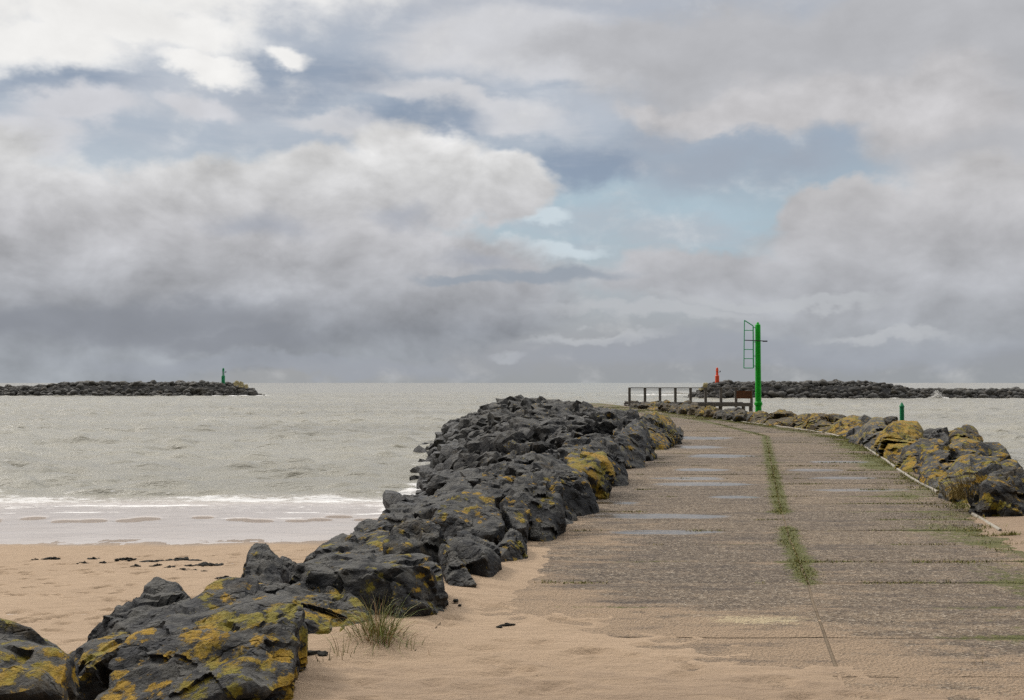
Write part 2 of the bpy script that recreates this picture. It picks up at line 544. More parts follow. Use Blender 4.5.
# ------------------------------------------------------------------ world: daylight with broken cloud
def build_world():
    w = bpy.data.worlds.new("World")
    scene.world = w
    w.use_nodes = True
    t = w.node_tree
    n = N(t)
    bg = t.nodes["Background"]
    STR = 0.12
    bg.inputs["Strength"].default_value = STR
    sky = t.nodes.new("ShaderNodeTexSky")
    sky.sky_type = "NISHITA"
    sky.sun_disc = False
    sky.sun_elevation = math.radians(SUN_EL)
    sky.sun_rotation = math.radians(SUN_AZ)
    sky.air_density = 1.2
    sky.dust_density = 3.0
    d = t.nodes.new("ShaderNodeTexCoord").outputs["Generated"]
    sx = t.nodes.new("ShaderNodeSeparateXYZ")
    t.links.new(d, sx.inputs[0])
    x, y, z = sx.outputs
    u = n.math("ARCTAN2", x, y)
    hyp = n.math("SQRT", n.math("ADD", n.math("MULTIPLY", x, x), n.math("MULTIPLY", y, y)))
    v = n.math("DIVIDE", z, n.math("MAXIMUM", hyp, 0.05))
    v = n.math("MINIMUM", v, 4.0)
    cb = t.nodes.new("ShaderNodeCombineXYZ")
    n.put(cb.inputs[0], u)
    n.put(cb.inputs[1], v)
    uv = cb.outputs[0]
    # noise coordinates: clouds flatten towards the horizon
    nv = n.mapping(uv, sc=(1.0, 1.45, 1.0))
    nflat = n.mapping(uv, sc=(0.55, 3.2, 1.0))
    warp = n.vmath("SCALE", n.vmath("SUBTRACT", n.noise(nv, 9.0, 5, 0.6, color=True), (0.5, 0.5, 0.5)), 0.075)
    wuv = n.vmath("ADD", uv, warp)
    warp2 = n.vmath("SCALE", n.vmath("SUBTRACT", n.noise(nv, 3.2, 3, 0.5, color=True), (0.5, 0.5, 0.5)), 0.05)
    wuv = n.vmath("ADD", wuv, warp2)
    det = n.noise(nv, 11.0, 9, 0.54, 0.2)
    det2 = n.noise(n.mapping(nv, loc=(-0.016, 0.03, 0)), 11.0, 9, 0.54, 0.2)
    puff = n.noise(nv, 22.0, 8, 0.56, 0.2)
    streak = n.noise(nflat, 10.0, 7, 0.6, 0.4)
    lowf = n.noise(nv, 5.0, 5, 0.55)
    relief = n.math("SUBTRACT", det2, det)

    def c2(px, py):
        a = math.atan((px - 512) / F)
        return a, (382.5 - py) / F * math.cos(a)

    def blob(px, py, rx, ry, rot=0.0, vec=wuv):
        a, e = c2(px, py)
        mp = n.mapping(vec, loc=(a, e, 0), rot=(0, 0, math.radians(-rot)), sc=(rx / F, ry / F, 1), typ="TEXTURE")
        # keep only the two sky coordinates
        g = t.nodes.new("ShaderNodeTexGradient")
        g.gradient_type = "SPHERICAL"
        n.put(g.inputs[0], mp)
        return g.outputs["Fac"]

    def field(blobs):
        f = None
        for bl in blobs:
            g = blob(*bl)
            f = g if f is None else n.math("SMOOTH_MAX", f, g, 0.12)
        return f

    def vgrad(stops):
        ys = sorted(stops, key=lambda s: -s[0])
        lo, hi = -0.02, 0.36
        f = n.math("DIVIDE", n.math("SUBTRACT", v, lo), hi - lo, clamp=True)
        return n.ramp(f, [(max(0, min(1, ((382.5 - p) / F - lo) / (hi - lo))), lin(*c)) for p, c in ys])

    def layer(col, blobs, ccol, lo=0.12, hi=0.4, amp=0.5, tex=None, shade=0.0, rel=0.0, op=1.0):
        f = field(blobs)
        tx = tex if tex is not None else det
        f = n.math("ADD", f, n.math("MULTIPLY", n.math("SUBTRACT", tx, 0.5), amp))
        m = n.sstep(f, lo, hi)
        if op < 1: m = n.math("MULTIPLY", m, op)
        if shade or rel:
            k = n.math("ADD", 1.0, n.math("ADD", n.math("MULTIPLY", n.math("SUBTRACT", lowf, 0.5), shade), n.math("MULTIPLY", relief, rel * 0.6)))
            kk = t.nodes.new("ShaderNodeCombineXYZ")
            for i in range(3): n.put(kk.inputs[i], k)
            ccol = n.mix(1.0, ccol, kk.outputs[0], "MULTIPLY")
        return n.mix(m, col, ccol)

    skyc = n.vmath("SCALE", sky.outputs[0], STR)
    base = vgrad([(-10, (182, 184, 190)), (40, (166, 174, 186)), (150, (157, 169, 184)), (230, (167, 186, 198)), (300, (166, 174, 184)), (350, (156, 161, 170)), (382, (160, 165, 170))])
    col = n.mix(0.85, skyc, base)
    T = lambda *c: lin(*c)
    # high veil across the top
    col = layer(col, [(520, 40, 210, 60, 0), (440, 95, 190, 26, 14), (360, 125, 110, 20, 8), (560, 60, 160, 40, 6)], T(206, 207, 211), 0.1, 0.55, 0.5, streak, 0.25, 0.3)
    col = layer(col, [(560, 205, 130, 50, 4), (690, 215, 140, 34, 4), (600, 190, 90, 30, 0), (980, 190, 60, 30, 0)], T(172, 191, 203), 0.1, 0.7, 0.3, lowf)
    col = layer(col, [(650, 225, 260, 60, 3)], T(178, 184, 192), 0.35, 0.95, 1.5, streak, op=0.7)
    col = layer(col, [(300, 75, 150, 45, -8), (420, 115, 90, 30, 0), (590, 165, 90, 34, 0), (70, 85, 120, 22, 0)], T(139, 154, 174), 0.1, 0.7, 0.4, det, 0.15, op=0.9)
    col = layer(col, [(230, 110, 420, 110, 4), (560, 110, 200, 80, 6)], T(203, 206, 212), 0.30, 1.0, 1.7, streak, 0.1, 0.3, op=0.42)
    # bright cloud in the upper left corner
    col = layer(col, [(110, 18, 200, 52, 2), (195, 70, 80, 18, 4), (285, 50, 40, 16, 0), (40, 40, 120, 40, 0), (60, -60, 400, 90, 0)], T(240, 239, 237), 0.02, 0.58, 0.75, puff, 0.1, 0.4)
    col = layer(col, [(75, 112, 85, 26, 0), (20, 130, 70, 30, 0), (190, 105, 60, 16, 0)], T(208, 209, 214), 0.05, 0.65, 0.6, puff, 0.15, 0.5)
    # grey deck on the right
    col = layer(col, [(860, 50, 330, 95, -3), (700, 40, 220, 50, 0), (980, 120, 120, 120, 0)], T(182, 183, 187), 0.05, 0.5, 0.4, det, 0.25, 0.5)
    col = layer(col, [(835, 95, 120, 50, 10), (770, 110, 90, 36, 0), (930, 110, 110, 60, 0), (700, 118, 110, 20, 8)], T(193, 192, 194), 0.12, 0.55, 0.5, puff, 0.2, 1.3)
    col = layer(col, [(720, 158, 125, 36, -4), (660, 135, 70, 24, 0), (790, 165, 90, 30, 0)], T(160, 169, 182), 0.05, 1.0, 0.45, det, 0.2, op=0.8)
    col = layer(col, [(560, 246, 80, 14, 0), (500, 240, 60, 16, 5), (545, 215, 36, 14, 0)], T(203, 215, 222), 0.2, 0.7, 0.55, streak, op=0.9)
    # the long bank on the left
    bankL = vgrad([(100, (230, 229, 228)), (165, (212, 212, 212)), (230, (190, 190, 193)), (290, (170, 172, 177)), (330, (147, 151, 158)), (375, (157, 162, 168))])
    col = layer(col, [(20, 250, 190, 110, 0), (110, 225, 130, 80, 10), (215, 205, 130, 62, 4), (330, 195, 130, 62, 4), (430, 175, 95, 66, 18), (500, 185, 70, 50, 0), (330, 285, 330, 95, 0), (60, 320, 300, 90, 0), (-100, 230, 200, 150, 0)],
                bankL, 0.12, 0.36, 0.5, det, 0.26, 1.9)
    col = layer(col, [(270, 230, 80, 26, 6), (395, 215, 50, 22, 10), (470, 255, 70, 16, 0)], T(160, 166, 178), 0.1, 1.0, 0.7, det, 0.1, op=0.6)
    # bank on the right, lower
    bankR = vgrad([(170, (198, 197, 198)), (230, (187, 187, 190)), (290, (176, 178, 183)), (340, (166, 170, 176)), (380, (160, 165, 170))])
    col = layer(col, [(900, 250, 170, 75, 0), (835, 212, 70, 36, 0), (700, 275, 170, 44, 0), (990, 230, 120, 80, 0), (1150, 240, 200, 130, 0), (900, 310, 240, 60, 0)], bankR, 0.13, 0.4, 0.5, det, 0.2, 1.3)
    # thin streaks low over the water
    col = layer(col, [(545, 273, 125, 15, 0), (460, 280, 80, 12, 0)], T(150, 159, 170), 0.15, 0.7, 0.6, streak, op=0.85)
    col = layer(col, [(650, 312, 190, 14, 1), (760, 300, 200, 10, 0), (600, 335, 120, 9, 0), (880, 330, 110, 9, 0), (500, 348, 30, 9, 0)], T(186, 189, 193), 0.2, 0.7, 0.9, streak, op=0.8)
    col = layer(col, [(110, 318, 260, 30, -3), (240, 335, 130, 20, 0)], T(138, 142, 150), 0.08, 0.7, 0.5, lowf, op=0.8)
    col = layer(col, [(740, 350, 420, 26, 0), (300, 362, 300, 16, 0)], T(157, 162, 171), 0.1, 0.7, 0.5, streak, op=0.7)
    # overall fine unevenness
    k = n.math("ADD", 1.0, n.math("MULTIPLY", relief, 0.1))
    kk = t.nodes.new("ShaderNodeCombineXYZ")
    for i in range(3): n.put(kk.inputs[i], k)
    col = n.mix(1.0, col, kk.outputs[0], "MULTIPLY")
    # unseen overhead sky made extra bright and unbroken, to light tops and sea
    over = n.mix(det, T(205, 206, 210), T(250, 248, 244))
    over = n.vmath("SCALE", over, OVERHEAD)
    col = n.mix(n.sstep(v, 0.36, 0.8), col, over)
    # unseen sky behind the camera dimmed, to keep camera-facing sides dark
    aft = n.sstep(y, 0.35, -0.4)
    col = n.mix(aft, col, n.vmath("SCALE", col, 0.14))
    below = n.sstep(v, -0.02, 0.0)
    col = n.mix(below, lin(120, 118, 110), col)
    col = n.vmath("SCALE", col, 1.0 / STR)
    t.links.new(col, bg.inputs["Color"])
    w.cycles.sampling_method = "MANUAL"
    w.cycles.sample_map_resolution = 512


SUN_EL, SUN_AZ = 42.0, -50.0
OVERHEAD = 2.7
build_world()
sl = bpy.data.lights.new("sun", "SUN")
sl.energy = 1.5
sl.angle = math.radians(10)
sl.color = (1.0, 0.93, 0.84)
so = bpy.data.objects.new("sun", sl)
COL.objects.link(so)
az, el = math.radians(SUN_AZ), math.radians(SUN_EL)
sd = Vector((math.sin(az) * math.cos(el), math.cos(az) * math.cos(el), math.sin(el)))
so.rotation_euler = (-sd).to_track_quat("-Z", "Y").to_euler()
so.location = sd * 50

# ------------------------------------------------------------------ terrain: embankment, beach, seabed
UU = np.array([-1, 0, 1.7, 3, 4.6, 6.6, 8.8, 10.5, 30.])
Z_FAR = np.array([0.0, -0.15, -0.42, -0.55, -0.85, -1.85, -3.6, -4.8, -5.0])
Z_NEAR = np.array([-0.1, -0.12, -0.75, -1.25, -1.9, -2.7, -3.5, -4.6, -5.0])
VV = np.array([-1, 0, 1.8, 4, 7, 9, 30.])
ZR = np.array([-0.12, -0.12, -0.3, -1.7, -3.4, -4.6, -5.0])


def emb(x, y):
    u = E(y) - x
    v = x - K(y)
    w = sstep(22, 40, y)
    zl = (1 - w) * np.interp(u, UU, Z_NEAR) + w * np.interp(u, UU, Z_FAR)
    zr = np.interp(v, VV, ZR)
    z = np.where(u > 0, zl, np.where(v > 0, zr, -0.12))
    return z - np.maximum(0, y - 87) / 2.2


def beach_z(x, y):
    z = np.where(y < 32, -2.98 + 0.055 * (32 - y), np.where(y < 44, -2.98 - 0.010 * (y - 32), -3.10 - 0.045 * (y - 44)))
    return np.maximum(z, -6)


# embankment core
ys = np.concatenate([np.arange(-6, 40, 0.6), np.arange(40, 112, 1.0)])
xs = np.linspace(-14, 24, 110)
YY, XX = np.meshgrid(ys, xs, indexing="ij")
zz = emb(XX.ravel(), YY.ravel()) + 0.10 * fbm(P3(XX.ravel() * 0.8, YY.ravel() * 0.8), 3, 5) - 0.06
tag(link("embankment_terrain", np_mesh("embankment_terrain", P3(XX.ravel(), YY.ravel(), zz), grid_faces(len(ys), len(xs)), CORE)), kind="structure")

# beach
FOOT = []
for tr in range(9):
    fx, fy = random.uniform(-17, -5), random.uniform(13, 28)
    ang = random.uniform(-0.5, 0.5) + (math.pi if random.random() < 0.5 else 0)
    for k in range(random.randint(10, 22)):
        s = 0.13 if k % 2 else -0.13
        FOOT.append((fx - math.sin(ang) * s, fy + math.cos(ang) * s, ang))
        fx += math.cos(ang) * 0.62
        fy += math.sin(ang) * 0.62
        ang += random.uniform(-0.12, 0.12)
for k in range(260):
    FOOT.append((random.uniform(-15, -4), random.uniform(11, 29), random.uniform(0, 3.1)))
xs = np.concatenate([np.linspace(-160, -19, 60), np.arange(-18.95, 1.6, 0.065)])
ys = np.concatenate([np.linspace(-30, 9, 30), np.arange(9.06, 33, 0.065), np.linspace(33.2, 75, 80)])
YY, XX = np.meshgrid(ys, xs, indexing="ij")
x, y = XX.ravel(), YY.ravel()
z = beach_z(x, y)
near = (y > 9) & (y < 33) & (x > -19)
dz = np.zeros_like(z)
q = P3(x[near] * 0.6, y[near] * 0.9)
dz[near] = 0.03 * fbm(q, 4, 11) + 0.012 * fbm(q * 6, 3, 12)
xn, yn = x[near], y[near]
dn = np.zeros(len(xn))
dent_shade = np.zeros(len(xn))
for fx, fy, a in FOOT:
    sel = np.where((np.abs(xn - fx) < 0.4) & (np.abs(yn - fy) < 0.4))[0]
    if len(sel) == 0: continue
    ca, sa = math.cos(a), math.sin(a)
    lx = (xn[sel] - fx) * ca + (yn[sel] - fy) * sa
    ly = -(xn[sel] - fx) * sa + (yn[sel] - fy) * ca
    r = np.sqrt((lx / 0.17) ** 2 + (ly / 0.085) ** 2)
    dent_shade[sel] = np.maximum(dent_shade[sel], 0.9 * np.exp(-r ** 4))  # dents tinted as moist sand, with their shade put into the colour
    dn[sel] += -0.075 * np.exp(-r ** 4) + 0.018 * np.exp(-((r - 1.35) / 0.35) ** 2)
dz[near] += dn
z = z + dz
stain_shade_b = np.zeros_like(z)
stain_shade_b[near] = dent_shade
wetb = sstep(31.2, 32.6, y + 0.6 * fbm(P3(x * 0.25, y * 0.25), 3, 3))
tag(link("beach_sand", np_mesh("beach_sand", P3(x, y, z), grid_faces(len(ys), len(xs)), SAND, attrs={"wet": wetb, "stain_shade": stain_shade_b})), kind="structure")

# seabed far below, out to the horizon
bm = bmesh.new()
bmesh.ops.create_circle(bm, cap_ends=True, radius=14000, segments=64)
for v in bm.verts: v.co.z = -9
tag(bm_obj("seabed_ground", bm, SAND), kind="structure")

# ------------------------------------------------------------------ sea
def sea_build():
    th_in = np.radians(np.linspace(-33, 33, 430))
    th_out = np.radians(np.linspace(33, 327, 70))[1:-1]
    th = np.concatenate([th_in, th_out, [th_in[0] + 2 * np.pi]])
    r = np.concatenate([np.linspace(20, 31, 12)[:-1], np.exp(np.linspace(math.log(31), math.log(520), 1050)), np.exp(np.linspace(math.log(530), math.log(13000), 60))])
    R, T = np.meshgrid(r, th, indexing="ij")
    x, y = (R * np.sin(T)).ravel(), (R * np.cos(T)).ravel()
    rr = R.ravel()
    h = np.zeros_like(x)
    dr = rr * (math.log(520 / 31) / 1050) * 1.0
    R2 = np.random.default_rng(21)
    mod1 = 0.75 + 0.9 * perlin(P3(x * 0.035, y * 0.06), 31)
    mod2 = 0.7 + 1.5 * perlin(P3(x * 0.13, y * 0.22, 4.0), 32)
    for i in range(46):
        lam = 1.1 * (7.0 / 1.1) ** R2.random()
        a = R2.normal(0, 0.75)
        k = 2 * np.pi / lam
        ph = R2.random() * 6.28
        amp = 0.0185 * lam ** 0.6
        s = k * (x * np.sin(a) - y * np.cos(a)) + ph
        c = np.sin(s + 0.35 * np.sin(s))
        h += amp * c * (mod1 if lam > 4 else mod2) * sstep(2.2, 4.0, lam / dr)
    far = sstep(31, 60, y)
    h *= 0.85
    # sheltered, slightly calmer near shore
    depth_f = sstep(43, 52, y)
    # breakers near the beach
    foam = np.zeros_like(x)
    br = np.zeros_like(x)
    for (y0, amp, wid, fx, sd) in ((46.6, 0.20, 0.6, 0.16, 1), (49.6, 0.14, 1.0, 0.12, 2), (53.5, 0.22, 1.5, 0.06, 3), (60, 0.2, 1.8, 0.05, 4)):
        yc = y0 + 1.5 * perlin(P3(x * 0.05, x * 0 + sd), 40 + sd) + 0.35 * perlin(P3(x * 0.4, x * 0 + sd), 50 + sd)
        ex = sstep(-0.15, 0.35, perlin(P3(x * fx, x * 0 + sd * 5.1), 60 + sd) + (0.25 if sd == 1 else 0.0))
        d = y - yc
        prof = np.where(d < 0, np.exp(-(d / (wid * 0.55)) ** 2), np.exp(-(d / (wid * 1.8)) ** 2))
        br += amp * prof * ex
        ex = ex * (0.45 + 1.1 * sstep(-0.3, 0.5, fbm(P3(x * 0.5, y * 0.9, sd * 3.0), 3, 66)))
        if sd <= 2:
            foam += np.exp(-((d + wid * 0.35) / (wid * 0.36)) ** 2) * ex * (0.31 if sd == 1 else 0.2)
    left = sstep(3.0, -3.0, x - E(y))
    h = h * (0.25 + 0.75 * depth_f) + br * left
    zs = SEA + h * sstep(40, 47, y) * 1.0
    # thin swash sheet over the beach
    bz = beach_z(x, y)
    ye = 32.2 + 0.8 * fbm(P3(x * 0.11, x * 0 + 2), 3, 71) + 0.25 * perlin(P3(x * 0.7, x * 0), 72)
    film = 0.025 * sstep(-0.3, 1.2, y - ye) - 0.04 * (1 - sstep(-0.4, 0.1, y - ye))
    # wind-ripple crests of wet sand standing out of the sheet
    isl = np.zeros_like(x)
    R3 = np.random.default_rng(5)
    for k in range(46):
        ix = -22 + k * 0.55 + R3.uniform(-0.2, 0.2)
        iy = 37.3 + 0.055 * (ix + 19) + R3.uniform(-0.35, 0.35) + (0.8 if R3.random() < 0.25 else 0)
        if R3.random() < 0.3: continue
        lx, ly = R3.uniform(0.28, 0.62), R3.uniform(0.3, 0.5)
        if k in (21, 22): lx *= 1.7
        sk = (x - ix) * 0.25
        isl = np.maximum(isl, np.exp(-(((x - ix) / lx) ** 2 + ((y - iy + sk) / ly) ** 2) ** 2))
    film = film - 0.11 * isl
    swash = sstep(45.6, 43.6, y)
    zf = bz + film
    zs = np.where(y < 60, np.maximum(zs, 0) * 0 + np.where(swash > 0, (1 - swash) * zs + swash * np.maximum(zf, -9), zs), zs)
    # foam lace in the swash
    for (y0, sd, wd, st) in ((42.6, 81, 0.35, 0.75), (40.2, 82, 0.16, 0.55), (38.6, 83, 0.2, 0.45), (44.6, 84, 0.6, 0.5)):
        yc = y0 + 1.0 * perlin(P3(x * 0.12, x * 0 + sd), sd) + 0.5 * perlin(P3(x * 0.45, x * 0 + sd), sd + 7)
        foam += st * (0.4 + 1.0 * sstep(-0.3, 0.5, fbm(P3(x * 0.6, y * 1.2, sd * 1.0), 3, 67))) * np.exp(-((y - yc) / wd) ** 2) * sstep(-0.25, 0.25, perlin(P3(x * 0.16, x * 0 + sd * 1.7), sd + 9) + 0.1)
    foam += 0.40 * sstep(34, 44, y) * sstep(47.5, 45, y)
    foam *= sstep(31, 33, y)
    # surge along the foot of the rocks
    u = E(y) - x
    foot = np.interp(sstep(22, 40, y), [0, 1], [8.0, 8.6])
    foam += 0.75 * np.exp(-((u - foot - 0.5) / 0.8) ** 2) * sstep(38, 42, y) * sstep(75, 45, y) * (0.6 + 0.6 * perlin(P3(x * 0.7, y * 0.5), 91))
    foam += 1.0 * np.exp(-(((x - W(438, 490, 46.5)[0]) / 1.2) ** 2 + ((y - 46.5) / 2.6) ** 2))
    v = x - K(y)
    # far breakwater feet
    fl = np.exp(-((y - 384) / 8) ** 2) * sstep(-60, -80, x) * sstep(-210, -150, x) * 0.35
    fl += np.exp(-((y - 386) / 9) ** 2) * sstep(-112, -98, x) * sstep(-84, -90, x) * 0.75
    fr = np.exp(-((y - 322) / 7) ** 2) * sstep(70, 90, x) * 0.5
    foam += fl + fr
    foam += 1.0 * np.exp(-(((x - 59) / 10) ** 2 + ((y - 412) / 16) ** 2))
    foam += 0.75 * np.exp(-(((x - 47) / 9) ** 2 + ((y - 405) / 12) ** 2))
    # scattered whitecaps on higher crests
    wc = sstep(0.16, 0.30, h) * 0.32 * depth_f
    foam += wc
    shallow = sstep(46.5, 42.5, y) * left
    V = P3(x, y, zs)
    tag(link("sea_water", np_mesh("sea_water", V, grid_faces(len(r), len(th)), SEAM, attrs={"foam": np.clip(foam, 0, 1.3), "shallow": shallow})), kind="structure")


sea_build()

# ------------------------------------------------------------------ jetty track: concrete slabs
SY = [3.5]
while SY[-1] < 90:
    SY.append(SY[-1] + random.uniform(0.85, 1.15))
CJ_Y, CJ_X = [0], [0.6]
for px_, py_ in ((812, 600), (808, 582), (790, 540), (779, 502), (771, 462), (766, 436)):
    g_ = G(px_, py_)
    CJ_Y.append(g_[1])
    CJ_X.append(g_[0])
CJ_Y += [50, 62, 72, 85, 100]
CJ_X += [8.6, 7.7, 7.0, 5.9, 4.4]


def CJ(y): return np.interp(y, CJ_Y, CJ_X)


PUD = []   # puddles: x, y, rx, ry
for px_, py_, rx, ry in ((648, 516, 0.75, 0.17), (690, 516.5, 0.5, 0.13), (665, 532, 0.55, 0.13), (700, 484, 0.75, 0.25), (690, 478.5, 0.6, 0.2), (860, 490, 0.75, 0.14), (640, 533, 0.3, 0.08),
                         (700, 470, 0.5, 0.22), (845, 478, 0.55, 0.16), (720, 456, 0.7, 0.4), (815, 470, 0.5, 0.2), (690, 447, 0.8, 0.5), (840, 462, 0.6, 0.2), (700, 438, 0.9, 0.6), (610, 503, 0.4, 0.12), (735, 497, 0.35, 0.12)):
    g_ = G(px_, py_)
    PUD.append((g_[0], g_[1], rx, ry))


def deck_build():
    Vs, Fs, A = [], [], {k: [] for k in ("tone", "sandy", "puddle", "pale", "moss")}
    base = 0
    for i in range(len(SY) - 1):
        y0, y1 = SY[i] + 0.004, SY[i + 1] - 0.004
        for half in (0, 1):
            off = 0.0
            cell = 0.09 if y0 < 22 else (0.2 if y0 < 45 else 0.4)
            ny = max(3, int((y1 - y0) / cell))
            nx = int(2.9 / cell)
            tt = np.linspace(y0, y1, ny + 1) + off
            ss = np.linspace(0, 1, nx + 1)
            T, S = np.meshgrid(tt, ss, indexing="ij")
            T, S = T.ravel(), S.ravel()
            wob = 0.03 * (fbm(P3(S * 4 + i * 3.1, np.zeros(len(S)), half), 3, 44))
            T = T + wob * (np.isclose(T, tt[0]) * 1.0 - np.isclose(T, tt[-1]) * 1.0) * 0.3
            xl = E(T) - 0.9 if half == 0 else CJ(T) + 0.012
            xr = CJ(T) - 0.012 if half == 0 else K(T) - 0.095
            X = xl + (xr - xl) * S
            tilt = random.uniform(-0.002, 0.002)
            z = random.uniform(-0.002, 0.002) + tilt * (T - y0) + 0.006 * perlin(P3(X * 1.3, T * 1.3), 5)
            jag = 0.02 * perlin(P3(X * 3, T * 3), 6)
            edge = np.minimum(T - T.min(), T.max() - T)
            z = z - 0.004 * np.exp(-edge / 0.02) + jag * 0.1
            tone = np.full(len(X), np.clip(random.gauss(0.52, 0.3), 0, 1))
            if half == 0 and y0 < 12: tone[:] = np.clip(tone - 0.15, 0, 1)
            sand = 0.22 * sstep(15, 10, T) + 0.55 * sstep(1.5, -0.3, T - np.interp(X, [-1.5, 0.4, 1.2, 2.2, 4.0, 6.0], [9.2, 8.6, 7.5, 6.6, 5.9, 5.7]) - 0.15) + 0.65 * np.exp(-np.maximum(0, X - E(T)) / 0.9) * sstep(17, 11, T) + 0.25 * sstep(0.9, 0.0, K(T) - X) + 0.16 * perlin(P3(X * 0.5, T * 0.9), 8)
            sand = sand + 0.12 * np.exp(-((X - CJ(T)) / 0.35) ** 2) + 0.10 * np.exp(-edge / 0.07) + random.uniform(-0.08, 0.08)
            pud = np.zeros(len(X))
            for (cx, cy, rx, ry) in PUD:
                pud = np.maximum(pud, 1.05 * np.exp(-(((X - cx) / (1.3 * rx)) ** 2 + ((T - cy) / (1.8 * ry)) ** 2)))
            pc = G(757, 620.5)
            pale = np.exp(-((np.abs((X - pc[0]) / 0.40)) ** 3 + (np.abs(T - pc[1]) / 0.17) ** 3)) * 0.9
            pc2 = G(690, 611)
            pale = np.maximum(pale, 0.42 * np.exp(-(((X - pc2[0]) / 0.55) ** 2 + ((T - pc2[1]) / 0.08) ** 2)))
            moss = (1.05 * sstep(1.35, 0.1, K(T) - X) * sstep(18, 22, T) + 0.6 * sstep(1.9, 0.4, K(T) - X) * sstep(19, 17, T)) * sstep(-0.35, 0.25, perlin(P3(X * 0.9, T * 0.5), 24) + 0.1) + 0.92 * np.exp(-((X - CJ(T) - 0.05 * perlin(P3(T * 1.9, T * 0 + 9), 12)) / 0.15) ** 2) * np.interp(T, [8.9, 9.4, 10, 12.8, 13.3, 14.0, 14.6, 24, 46], [0, 0.75, 1, 1, 0.3, 0.3, 1, 1, 0.9])
            moss = moss + 0.55 * np.exp(-edge / 0.05) * sstep(-0.1, 0.4, perlin(P3(X * 0.7, T * 0.7), 15) + 0.25 * sstep(2.6, 0.5, K(T) - X))
            moss = moss + 0.3 * sstep(55, 72, T) * (0.5 + perlin(P3(X * 0.6, T * 0.3), 16))
            Vs.append(P3(X, T, z))
            Fs.append(grid_faces(ny + 1, nx + 1) + base)
            base += len(X)
            for k, a in (("tone", tone), ("sandy", sand), ("puddle", pud), ("pale", pale), ("moss", moss)):
                A[k].append(a)
    tag(link("concrete_path", np_mesh("concrete_path", np.concatenate(Vs), np.concatenate(Fs), DECK, attrs={k: np.concatenate(v) for k, v in A.items()})), kind="structure")
    # bedding soil seen in the joints
    yy = np.linspace(3, 91, 180)
    S, T = np.meshgrid(np.linspace(0, 1, 20), yy, indexing="xy")
    T, S = T.ravel(), S.ravel()
    X = E(T) - 1.0 + (K(T) + 0.3 - E(T) + 1.0) * S
    tag(link("bedding_ground", np_mesh("bedding_ground", P3(X, T, np.full(len(X), -0.007)), grid_faces(180, 20), SOIL)), kind="structure")


deck_build()


# wind-blown sand lying over the near end of the track
def sand_h(x, y):
    yb = np.interp(x, [-1.5, 0.4, 1.2, 2.2, 4.0, 6.0], [9.2, 8.6, 7.5, 6.6, 5.9, 5.7])
    n_ = fbm(P3(x * 0.9, y * 2.2), 4, 22)
    s = 0.035 * np.clip((yb - 0.55 - y) / 1.3, -1.6, 1.0)
    le = np.maximum(0, x - E(y))
    s = np.maximum(s, 0.075 * (1 - le / 0.8) * sstep(13.0, 10.0, y) - 0.03)
    # drift against the kerb at the right
    ke = K(y) - x
    s = np.maximum(s, 0.034 * (1 - ke / 0.6) * sstep(9.0, 10.5, y) * sstep(15.2, 13.6, y) - 0.02)
    u = E(y) - x
    s = s + 0.01 * sstep(0.0, 0.7, u) * sstep(13, 11, y) - 0.9 * sstep(0.9, 1.9, u)
    s = s + 0.011 * n_ + 0.004 * fbm(P3(x * 5, y * 8), 3, 23)
    # mound under the grass clump
    g = G(378, 643)
    s = s + 0.07 * np.exp(-(((x - g[0]) / 0.35) ** 2 + ((y - g[1]) / 0.3) ** 2))
    return s


xs = np.arange(-3.0, 7.2, 0.036)
ys = np.arange(3.2, 15.6, 0.036)
YY, XX = np.meshgrid(ys, xs, indexing="ij")
x, y = XX.ravel(), YY.ravel()
z = sand_h(x, y)
R4 = np.random.default_rng(9)
for k in range(170):   # scuffs and old footprints
    fx, fy, a = R4.uniform(-1.2, 4.2), R4.uniform(5.6, 8.6), R4.uniform(-0.9, 0.9)
    sel = np.where((np.abs(x - fx) < 0.4) & (np.abs(y - fy) < 0.4))[0]
    lx = (x[sel] - fx) * math.cos(a) + (y[sel] - fy) * math.sin(a)
    ly = -(x[sel] - fx) * math.sin(a) + (y[sel] - fy) * math.cos(a)
    r = np.sqrt((lx / R4.uniform(0.08, 0.17)) ** 2 + (ly / R4.uniform(0.05, 0.08)) ** 2)
    z[sel] += R4.uniform(0.2, 0.8) * (-0.034 * np.exp(-r ** 3) + 0.013 * np.exp(-((r - 1.4) / 0.4) ** 2))
stain_shade = 0.30 * sstep(7.2, 6.0, y) + 0.35 * sstep(2.0, 4.0, x) + 0.3
tag(link("drift_sand", np_mesh("drift_sand", P3(x, y, z), grid_faces(len(ys), len(xs)), SAND, attrs={"wet": np.zeros_like(x), "stain_shade": stain_shade})), kind="structure")

# kerb: the pale strip along the right edge, partly buried
bm = bmesh.new()
for (a, b) in ((12.6, 14.4), (17.0, 19.6), (19.63, 21.6), (21.9, 23.9), (23.93, 27.6), (27.63, 32.2), (34.5, 36.9), (37.2, 40.6), (40.65, 46.0), (46.1, 52), (52.1, 60), (60.1, 68), (68.1, 77)):
    tt = np.linspace(a, b, max(3, int((b - a) / 0.4)))
    rows = []
    for t_ in tt:
        k0 = float(K(t_)) - 0.09
        w_ = 0.035 if t_ < 30 else 0.06
        zt = 0.03 + 0.006 * math.sin(t_ * 9)
        rows.append([bm.verts.new(p) for p in ((k0, t_, -0.05), (k0, t_, zt - 0.012), (k0 + 0.012, t_, zt), (k0 + w_, t_, zt), (k0 + w_, t_, -0.05))])
    for r0, r1 in zip(rows[:-1], rows[1:]):
        for k in range(4):
            bm.faces.new((r0[k], r0[k + 1], r1[k + 1], r1[k]))
    bm.faces.new(rows[0]); bm.faces.new(rows[-1][::-1])
tag(bm_obj("concrete_kerb", bm, KERB), kind="structure")

